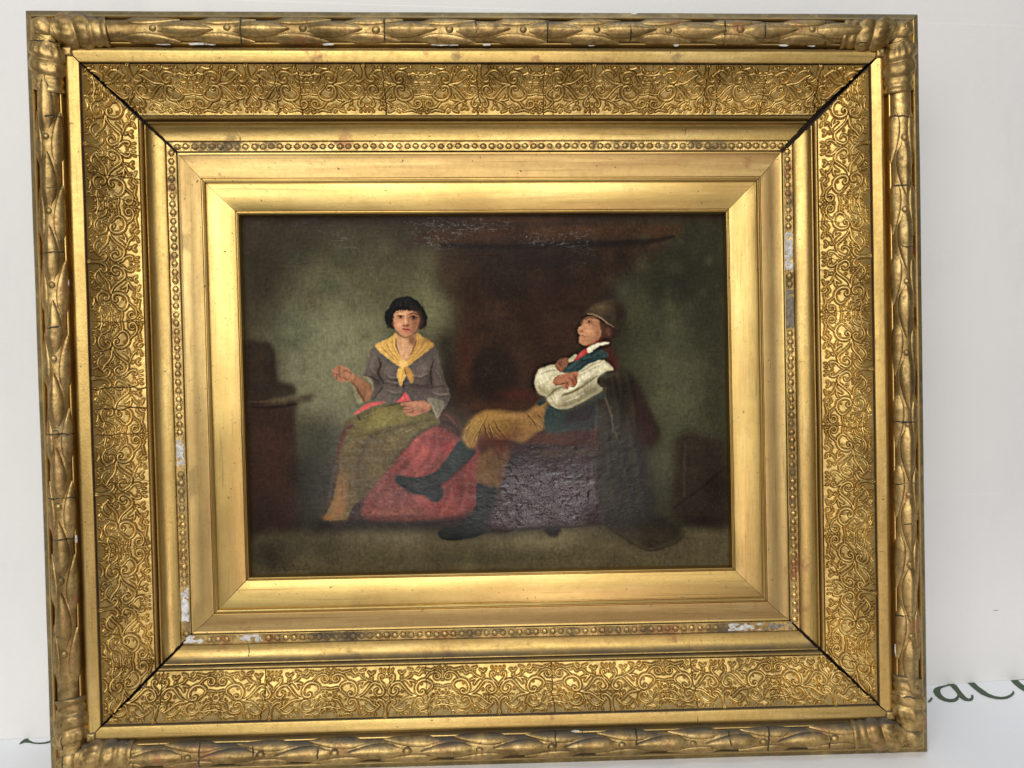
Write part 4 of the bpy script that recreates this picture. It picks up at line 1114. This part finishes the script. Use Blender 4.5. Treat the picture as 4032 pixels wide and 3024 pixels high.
# -- man: legs
poly(3, [(1985,575),(2080,525),(2190,550),(2230,640),(2190,760),(2135,960),(2065,1003),(1920,955),(1866,900),(1890,700)], (112,82,38), 3, 1, .14)
blob(3, (2150,600), 50, 80, (110,48,32), .75); blob(3, (2130,850), 30, 120, (92,48,28), .6); blob(3, (1960,800), 50, 110, (124,92,42), .6); blob(3, (2020,620), 26, 60, (140,102,54), .6); stroke(3, [(2080,600),(2130,680),(2190,700)], (64,36,24), 20, .6, soft=3)
poly(3, [(1875,950),(2000,992),(2080,1000),(2035,1180),(1998,1350),(1965,1480),(1835,1545),(1600,1572),(1482,1552),(1448,1490),(1500,1442),(1640,1430),(1730,1360),(1835,1260),(1868,1100)], (36,42,37), 2, 1, .15)
blob(3, (1930,1150), 30, 130, (48,58,52), .6); blob(3, (1620,1480), 90, 20, (50,50,44), .5); blob(3, (1600,1560), 130, 16, (30,28,26), .7); stroke(3, [(1880,960),(1980,1000),(2070,1005)], (26,28,26), 14, .7)
poly(3, [(1700,470),(1800,550),(1865,605),(1700,765),(1560,900),(1480,965),(1512,1060),(1455,1142),(1385,1145),(1310,1085),(1180,1062),(1070,1002),(988,930),(1000,868),(1100,880),(1230,892),(1380,850),(1500,742),(1600,600)], (50,60,56), 2, 1, .14)
poly(3, [(1390,850),(1480,880),(1485,965),(1512,1060),(1455,1142),(1385,1145),(1310,1085),(1180,1062),(1070,1002),(988,930),(1000,868),(1100,880),(1230,892)], (48,50,51), 3, .9, .16)
blob(3, (1620,720), 60, 70, (60,74,70), .6); stroke(3, [(1500,960),(1620,860),(1760,720),(1850,620)], (30,32,32), 34, .7, soft=4); stroke(3, [(1400,860),(1460,900),(1440,960)], (66,72,70), 14, .5); stroke(3, [(1000,920),(1080,985),(1200,1050),(1320,1080)], (30,30,32), 18, .7, soft=2); stroke(3, [(1330,1000),(1420,1010),(1480,980)], (28,28,30), 22, .6, soft=3)
poly(4, [(0,90),(60,55),(300,62),(470,60),(560,10),(640,-60),(720,-30),(695,100),(665,240),(640,258),(560,300),(430,392),(250,352),(120,362),(-30,340),(-40,150)], (152,116,62), 3, 1, .12)
poly(3, [(1868,205),(1990,165),(2212,172),(2240,330),(2150,450),(2050,480),(1960,420),(1905,445),(1855,562),(1770,548),(1708,440),(1775,310)], (148,116,52), 3, 1, .12)
blob(4, (300,110), 240, 30, (166,130,74), .7); blob(3, (1850,330), 70, 70, (166,134,60), .7); blob(4, (600,40), 60, 40, (172,132,76), .6); blob(4, (350,280), 160, 50, (132,92,46), .7); blob(4, (250,330), 160, 26, (112,62,36), .7)
poly(4, [(60,250),(130,300),(330,380),(420,400),(250,480),(60,500),(-50,460),(-60,330)], (94,48,34), 9, .85)
for pts in ([(20,200),(35,270),(60,345)], [(60,170),(80,240),(105,330)], [(125,165),(170,240),(245,335)], [(480,78),(540,150),(625,225)], [(600,90),(650,130)], [(560,180),(600,250)]):
    stroke(4, pts, (78,52,28), 15, .8); stroke(4, [(a + 16, b) for a, b in pts], (186,150,92), 10, .45)
for pts in ([(1940,300),(1900,420),(1870,520)], [(1850,260),(1780,360),(1750,450)], [(1990,220),(1930,330),(1830,500)], [(2020,300),(2060,380),(2140,460)]):
    stroke(3, pts, (100,74,34), 14, .6); stroke(3, [(a - 16, b) for a, b in pts], (184,152,78), 9, .45)
stroke(3, [(1715,440),(1760,500),(1780,548)], (176,142,72), 12, .6)
# -- man: waistcoat, shirt, arms
poly(2, [(590,1350),(640,1300),(690,1280),(700,1330),(620,1380)], (48,60,62), 2, .95)
poly(2, [(690,1400),(720,1360),(830,1405),(970,1385),(1180,1290),(1310,1210),(1330,1290),(1240,1300),(1235,1600),(1000,1640),(830,1670),(720,1665),(668,1560)], (56,74,72), 3, 1, .18)
poly(2, [(880,1420),(1000,1390),(1180,1300),(1240,1300),(1230,1580),(1000,1600),(900,1560)], (44,32,33), 9, .9); stroke(2, [(700,1390),(770,1420),(800,1480)], (92,110,106), 14, .5); blob(2, (760,1530), 50, 70, (54,74,74), .6); stroke(2, [(665,1480),(665,1580),(690,1660)], (112,104,76), 14, .5)
poly(2, [(1345,690),(1420,740),(1470,860),(1490,970),(1410,985),(1350,890),(1300,800)], (78,44,31), 4, 1)
poly(2, [(930,872),(1010,818),(1030,850),(990,890),(940,905)], (188,182,148), 2, .95)
poly(2, [(1290,878),(1370,920),(1425,980),(1330,1010),(1258,1070),(1250,1140),(1310,1200),(1220,1260),(1100,1330),(960,1392),(830,1412),(740,1362),(690,1282),(620,1242),(570,1150),(580,1050),(620,980),(720,940),(800,935),(850,1000),(1030,1005),(1060,985),(1140,930)], (196,190,160), 2, 1, .08)
blob(2, (700,1040), 80, 60, (212,208,182), .7); blob(2, (1200,1000), 120, 60, (214,210,184), .7); blob(2, (840,1300), 110, 50, (212,206,178), .7)
poly(2, [(850,1310),(1000,1260),(1180,1150),(1270,1150),(1310,1205),(1220,1262),(1100,1332),(960,1392),(860,1410)], (124,116,88), 8, .85); blob(2, (640,1200), 50, 60, (150,144,112), .6)
stroke(2, [(880,1250),(1000,1220),(1140,1130),(1250,1060)], (128,120,88), 18, .7, soft=3); stroke(2, [(870,1260),(960,1240),(1050,1190)], (112,104,74), 16, .6, soft=3)
for pts in ([(620,1040),(700,1000),(790,990)], [(610,1120),(640,1180),(660,1220)], [(770,1240),(780,1290),(800,1330)], [(1080,1040),(1180,980),(1290,930)], [(1100,1120),(1180,1060),(1260,1000)], [(900,1350),(1000,1310),(1100,1260)], [(720,1250),(760,1310),(800,1360)]):
    stroke(2, pts, (146,138,106), 17, .6, soft=3); stroke(2, [(a + 8, b - 20) for a, b in pts], (228,224,202), 15, .5, soft=3)
poly(2, [(690,1275),(640,1240),(600,1180),(640,1150),(720,1190),(790,1165),(860,1165),(800,1230),(740,1290)], (146,138,104), 5, .8)
stroke(2, [(700,1290),(760,1230),(850,1175),(900,1200)], (98,88,62), 24, .75, soft=4); stroke(2, [(860,1270),(930,1240),(1040,1190),(1150,1110),(1250,1050)], (104,95,68), 26, .7, soft=4)
stroke(2, [(900,1215),(1000,1170),(1060,1090),(1160,1020)], (230,226,206), 30, .7, soft=5); stroke(2, [(740,1340),(820,1380),(950,1360),(1080,1300)], (120,112,82), 26, .6, soft=4)
stroke(2, [(1030,1010),(1110,985),(1200,930),(1290,900)], (120,112,84), 20, .5, soft=3); blob(2, (640,1070), 40, 60, (222,218,194), .6); blob(2, (1330,950), 50, 30, (222,218,196), .6)
poly(2, [(870,1005),(960,915),(1050,850),(1180,790),(1280,765),(1350,790),(1362,842),(1260,880),(1140,930),(1060,990),(950,1012)], (58,78,78), 2, 1, .2)
stroke(2, [(960,990),(1080,900),(1220,850),(1340,800)], (34,44,48), 18, .7, soft=3); stroke(2, [(900,1000),(1000,920),(1150,840)], (72,92,92), 14, .5, soft=2); stroke(2, [(1040,880),(1120,880),(1160,860)], (30,36,40), 14, .6)
poly(2, [(790,950),(815,890),(870,862),(925,862),(940,905),(890,975),(845,1010)], (142,96,72), 2, 1)
for pts in ([(830,900),(850,960)], [(860,885),(870,940)], [(800,950),(830,990)]):
    stroke(2, pts, (72,36,27), 12, .7)
poly(2, [(772,1105),(800,1068),(860,1040),(940,1015),(1000,1005),(1040,1005),(1035,1080),(1030,1135),(992,1172),(945,1150),(936,1192),(905,1195),(860,1155),(785,1150)], (166,114,84), 2, 1, .08)
blob(2, (880,1070), 60, 30, (186,124,92), .6); blob(2, (1000,1090), 26, 50, (132,74,52), .6)
for pts in ([(775,1100),(790,1075),(840,1045)], [(790,1152),(850,1140),(900,1130),(920,1180)], [(930,1150),(960,1165),(1000,1170),(1032,1120)], [(940,1070),(980,1100),(1000,1150)], [(990,1040),(1020,1080),(1025,1120)], [(900,1100),(930,1140)], [(845,1005),(930,1020),(1000,1000)]):
    stroke(2, pts, (70,34,24), 11, .75)
# man: head
poly(2, [(1110,715),(1180,700),(1290,640),(1340,610),(1380,660),(1340,690),(1230,705),(1150,748)], (118,64,45), 3, 1)
poly(2, [(1262,405),(1360,470),(1450,525),(1488,560),(1450,630),(1385,672),(1320,690),(1280,640),(1268,520)], (66,44,33), 3, 1, .15)
poly(2, [(1125,425),(1190,398),(1262,430),(1285,520),(1296,600),(1252,672),(1182,714),(1112,718),(1060,690),(1048,645),(1064,604),(1038,578),(1042,530),(1084,500),(1115,468)], (188,138,100), 2, 1, .05)
poly(2, [(1215,420),(1265,432),(1288,520),(1298,600),(1254,674),(1180,715),(1150,700),(1230,640),(1250,540)], (156,104,72), 8, .6, .05); blob(2, (1180,570), 50, 60, (200,150,112), .6, .04); blob(2, (1100,480), 26, 30, (198,142,106), .6, .04); blob(2, (1070,535), 20, 18, (192,136,104), .6, .04); blob(2, (1100,670), 34, 22, (172,118,84), .6, .04)
poly(2, [(1050,560),(1090,552),(1112,562),(1090,574),(1060,578)], (138,84,64), 2, .7, .03); stroke(2, [(1062,608),(1098,612),(1122,632)], (96,52,42), 9, .75); stroke(2, [(1062,625),(1095,632)], (166,96,76), 10, .6)
stroke(2, [(1125,440),(1160,418),(1205,428)], (76,44,32), 16, .8); poly(2, [(1140,450),(1175,440),(1205,462),(1180,482),(1150,478)], (98,56,40), 3, .9, .03); blob(2, (1160,462), 12, 11, (36,22,18), .9, 0, 2); stroke(2, [(1190,480),(1215,500),(1205,520)], (140,86,60), 10, .5)
stroke(2, [(1140,600),(1155,640),(1140,665)], (156,104,74), 9, .4, soft=2)
blob(2, (1150,560), 36, 34, (206,156,116), .55, .03); blob(2, (1110,455), 16, 24, (206,156,118), .55, .03); blob(2, (1095,655), 24, 14, (196,142,104), .5, .03)
poly(2, [(1225,430),(1270,440),(1290,530),(1298,610),(1250,676),(1180,716),(1120,716),(1200,672),(1250,590)], (124,78,54), 8, .5, .03)
poly(2, [(1345,540),(1385,530),(1405,570),(1385,612),(1350,600)], (132,84,62), 3, .85); stroke(2, [(1360,560),(1385,565),(1375,595)], (92,44,32), 10, .7)
poly(2, [(1115,378),(1140,340),(1170,305),(1290,245),(1400,225),(1490,250),(1545,310),(1562,390),(1510,450),(1490,545),(1440,525),(1375,488),(1300,432),(1215,392),(1150,385)], (84,70,50), 3, 1, .12)
poly(2, [(1430,230),(1500,255),(1550,315),(1562,392),(1512,452),(1490,545),(1440,520),(1450,380)], (40,29,23), 7, .9); blob(2, (1300,300), 80, 30, (104,88,62), .7); blob(2, (1380,420), 60, 50, (52,44,32), .6)
stroke(2, [(1145,378),(1210,382),(1290,422),(1365,478),(1435,518)], (168,142,108), 13, .8); stroke(2, [(1120,390),(1180,402),(1262,432),(1330,480)], (46,28,22), 18, .7, soft=2)
poly(2, [(1000,885),(1048,812),(1108,762),(1150,742),(1152,795),(1085,842),(1015,888)], (178,58,58), 2, 1, .08); stroke(2, [(1040,850),(1100,800),(1140,765)], (208,88,82), 14, .5)
poly(2, [(1148,748),(1225,702),(1335,680),(1385,692),(1290,722),(1215,765),(1180,792),(1150,797)], (228,220,198), 2, 1, .05); stroke(2, [(1160,790),(1220,750),(1300,715)], (168,154,124), 12, .5)
stroke(2, [(1300,620),(1240,680),(1130,725)], (84,44,32), 16, .5, soft=3)
# -- signature scribble, low at the left
for pts in ([(150,1600),(165,1575),(160,1610)], [(180,1600),(195,1590),(200,1605),(215,1590)], [(225,1600),(240,1585),(245,1603),(262,1590),(270,1602)], [(280,1600),(300,1585),(315,1600)], [(140,1612),(220,1608),(320,1606)]):
    stroke(5, pts, (34,29,25), 4, .55)
# overall tone: warm, a little deeper
IMG = np.clip(IMG, 0, 1) ** 1.22
IMG = (0.84 * IMG + 0.16 * IMG.mean(-1, keepdims=True)) * np.array([1.34, 1.27, 1.12])
# edges melt into the dark ground except where the faces and hands are worked up
keep = np.zeros((PW, PH))
for z_, c_, rr_ in ((1, (1100, 500), 330), (2, (1200, 560), 330), (2, (900, 1080), 240), (1, (1070, 1000), 250)):
    q_ = pmap(z_, [c_])[0]; f_ = rr_ / ZONES[z_][2] * 0.000280 / PXS
    keep = np.maximum(keep, np.exp(-((((np.arange(PW)[:, None] - q_[0]) ** 2 + (np.arange(PH)[None, :] - q_[1]) ** 2) / f_ ** 2) ** 2)))
soft_ = np.stack([blur(IMG[..., c_], 2) for c_ in range(3)], -1)
mm = (0.14 * (1 - keep))[..., None]
IMG = IMG * (1 - mm) + soft_ * mm
IMG = np.clip(IMG + 0.40 * (IMG - np.stack([blur(IMG[..., c_], 4) for c_ in range(3)], -1)), 0.001, 1)
# overall aged varnish and brush grain
IMG *= (1 + 0.05 * NA + 0.04 * NC)[..., None]

# hand-painted edges: a small wandering of the paint and visible brush drag
gx = np.clip(np.arange(PW)[:, None] + 0.35 * vnoise(PW, PH, 130, 100) + 0.45 * vnoise(PW, PH, 330, 250), 0, PW - 1.01)
gy = np.clip(np.arange(PH)[None, :] + 0.35 * vnoise(PW, PH, 130, 100) + 0.45 * vnoise(PW, PH, 330, 250), 0, PH - 1.01)
ix = gx.astype(int); iy = gy.astype(int); fx_ = (gx - ix)[..., None]; fy_ = (gy - iy)[..., None]
IMG = (IMG[ix, iy] * (1 - fx_) + IMG[ix + 1, iy] * fx_) * (1 - fy_) + (IMG[ix, iy + 1] * (1 - fx_) + IMG[ix + 1, iy + 1] * fx_) * fy_
sel = vnoise(PW, PH, 26, 20)
drag = np.where(sel > 0, vnoise(PW, PH, 60, 330), vnoise(PW, PH, 330, 60)) * 0.6 + np.where(sel > 0.4, vnoise(PW, PH, 100, 400), vnoise(PW, PH, 180, 180)) * 0.4
IMG = IMG * np.clip(1 + 0.11 * drag + 0.10 * vnoise(PW, PH, 18, 14), 0.4, 1.8)[..., None]
lin = np.clip(IMG, 0.0015, 1)

# canvas surface: slightly slack, creased and wrinkled low down
X, Y = np.meshgrid(np.arange(PW), np.arange(PH), indexing='ij')
def zone_mask(z, pts, soft):
    r_ = mask_poly(spline(pmap(z, pts), 5, True), soft)
    m_ = np.zeros((PW, PH)); m_[r_[0]:r_[1], r_[2]:r_[3]] = r_[4]
    return m_
seat = zone_mask(4, [(240,560),(430,430),(700,410),(1000,440),(1210,430),(1240,900),(1270,1150),(1310,1262),(1100,1280),(680,1308),(80,1335),(60,1240),(200,900)], 7)
around = zone_mask(5, [(1150,1080),(1400,960),(1600,880),(1800,1050),(1850,1300),(1750,1420),(1500,1440),(1150,1450),(1000,1440),(1050,1250)], 26)
skirts = zone_mask(5, [(430,950),(800,880),(1050,980),(1080,1250),(1000,1400),(420,1420),(330,1300),(380,1050)], 30)
topband = zone_mask(5, [(300,40),(1500,40),(1550,220),(1150,260),(700,250),(350,120)], 30)
seat_w0 = blur(seat, 9)
wr = np.clip(0.55 * seat_w0 * seat_w0 + 0.35 * seat + 0.55 * around + 0.45 * skirts + 0.05, 0, 1)
def ridged(cx, cy):
    a = vnoise(PW, PH, cx, cy); b = vnoise(PW, PH, cx * 2, cy * 2)
    return 1 - np.abs(a + 0.5 * b)
rel = wr * (ridged(44, 40) * 0.00030 + ridged(84, 84) * 0.00020 + ridged(150, 150) * 0.00008 + vnoise(PW, PH, 190, 220) * 0.00005)
rel += vnoise(PW, PH, 5, 4) * 0.0004 + vnoise(PW, PH, 14, 10) * 0.00006
rel += topband * (ridged(40, 70) * 0.00016 + ridged(90, 130) * 0.00008)
ycr = pmap(5, [(1000, 205)])[0, 1]
rel += 0.00030 * np.clip(vnoise(PW, PH, 14, 1) * 0.6 + 0.4, 0, 1) * np.exp(-((X - 0.52 * PW) / (0.26 * PW)) ** 4) * np.exp(-((Y - ycr - vnoise(PW, PH, 20, 2) * 0.8) / 2.0) ** 2)
cz = -0.0042
P = FP(np.stack([(X + .5) * PXS - CX, CY - (Y + .5) * PXS, cz + rel], -1))
# rotate to stand with the frame; the canvas is its own object resting in the rebate
me = grid_mesh('oil_painting', P[:, ::-1], bpy.data.materials.new('tmp'))
col_at = me.color_attributes.new('paint', 'FLOAT_COLOR', 'POINT')
seat_f = seat * np.clip(0.10 + 0.85 * np.exp(-(((X - pmap(4, [(680, 950)])[0, 0]) / (0.085 * PW)) ** 2 + ((Y - pmap(4, [(700, 1000)])[0, 1]) / (0.090 * PH)) ** 2)) + 0.20 * vnoise(PW, PH, 24, 20), 0, 1)
seat_f *= np.clip((Y - pmap(4, [(700, 430)])[0, 1]) / (0.09 * PH), 0, 1)
gl = np.clip(1.0 * seat_f + 0.36 * around + 0.42 * skirts + topband * (0.05 + 0.75 * np.clip(1.4 * vnoise(PW, PH, 10, 22) - 0.1, 0, 1) * np.clip((ridged(60, 130) - 0.86) / 0.12, 0, 1)), 0, 1)
rgba = np.concatenate([lin, gl[..., None]], -1)[:, ::-1].astype(np.float32)
col_at.data.foreach_set('color', rgba.ravel())
crk = zone_mask(5, [(700,60),(1700,60),(1760,200),(1650,480),(1480,640),(1250,840),(1000,800),(900,420),(720,260)], 40)
ca = me.attributes.new('craze', 'FLOAT', 'POINT')
ca.data.foreach_set('value', np.clip(crk + 0.30 + 0.5 * skirts + 0.5 * around + 0.25 * vnoise(PW, PH, 6, 5), 0, 1)[:, ::-1].astype(np.float32).ravel())
k = NT('oil_paint_on_canvas')
at = k.n('ShaderNodeAttribute', attribute_name='paint'); cz_ = k.n('ShaderNodeAttribute', attribute_name='craze')
v = k.pos()
g_ = k.n('ShaderNodeNewGeometry')
off = k.n('ShaderNodeVectorMath', operation='MULTIPLY_ADD')
nz_ = k.n('ShaderNodeTexNoise'); nz_.inputs['Scale'].default_value = 45; k.l(g_.outputs['Position'], nz_.inputs['Vector'])
k.l(nz_.outputs['Color'], off.inputs[0]); off.inputs[1].default_value = (0.016, 0.016, 0.016); k.l(g_.outputs['Position'], off.inputs[2])
mp = k.n('ShaderNodeMapping'); mp.inputs['Scale'].default_value = (0.55, 0.3, 1.0); k.l(off.outputs[0], mp.inputs['Vector'])
vo = k.n('ShaderNodeTexVoronoi', feature='DISTANCE_TO_EDGE'); vo.inputs['Scale'].default_value = 230; k.l(mp.outputs[0], vo.inputs['Vector'])
line = k.step(vo.outputs['Distance'], 0.004, 0.03, 1, 0)
line = k.math('MULTIPLY', line, k.step(k.noise(v, 40, 3, 0.6), 0.40, 0.60))
line = k.math('MULTIPLY', line, cz_.outputs['Fac'])
colr = k.mix(k.math('MULTIPLY', line, 0.22), at.outputs['Color'], (0.22, 0.17, 0.13))
k.l(colr, k.b.inputs['Base Color'])
gls = at.outputs['Alpha']
k.l(k.step(gls, 0, 1, 0.45, 0.22), k.b.inputs['Roughness'])
k.l(k.step(gls, 0, 1, 0.06, 0.75), k.b.inputs['Specular IOR Level'])
wv1 = k.n('ShaderNodeTexWave'); wv1.inputs['Scale'].default_value = 260; wv1.inputs['Distortion'].default_value = 1.5; wv1.bands_direction = 'X'; k.l(v, wv1.inputs['Vector'])
wv2 = k.n('ShaderNodeTexWave'); wv2.inputs['Scale'].default_value = 260; wv2.inputs['Distortion'].default_value = 1.5; wv2.bands_direction = 'Z'; k.l(v, wv2.inputs['Vector'])
weave = k.math('ADD', wv1.outputs['Fac'], wv2.outputs['Fac'])
nrm = k.bump(weave, 0.10, 0.0003)
nrm = k.bump(k.noise(k.pos((1, 1, 1.6)), 330, 5, 0.65), 0.22, 0.0006, nrm)
nrm = k.bump(line, 0.5, 0.0006, nrm)
k.l(nrm, k.b.inputs['Normal'])
me.materials.clear(); me.materials.append(k.m)
painting = link('oil_painting', me)
painting.rotation_euler = frame.rotation_euler
tag(painting, 'dark oil painting of a seated woman in yellow scarf and man with folded arms', 'painting')
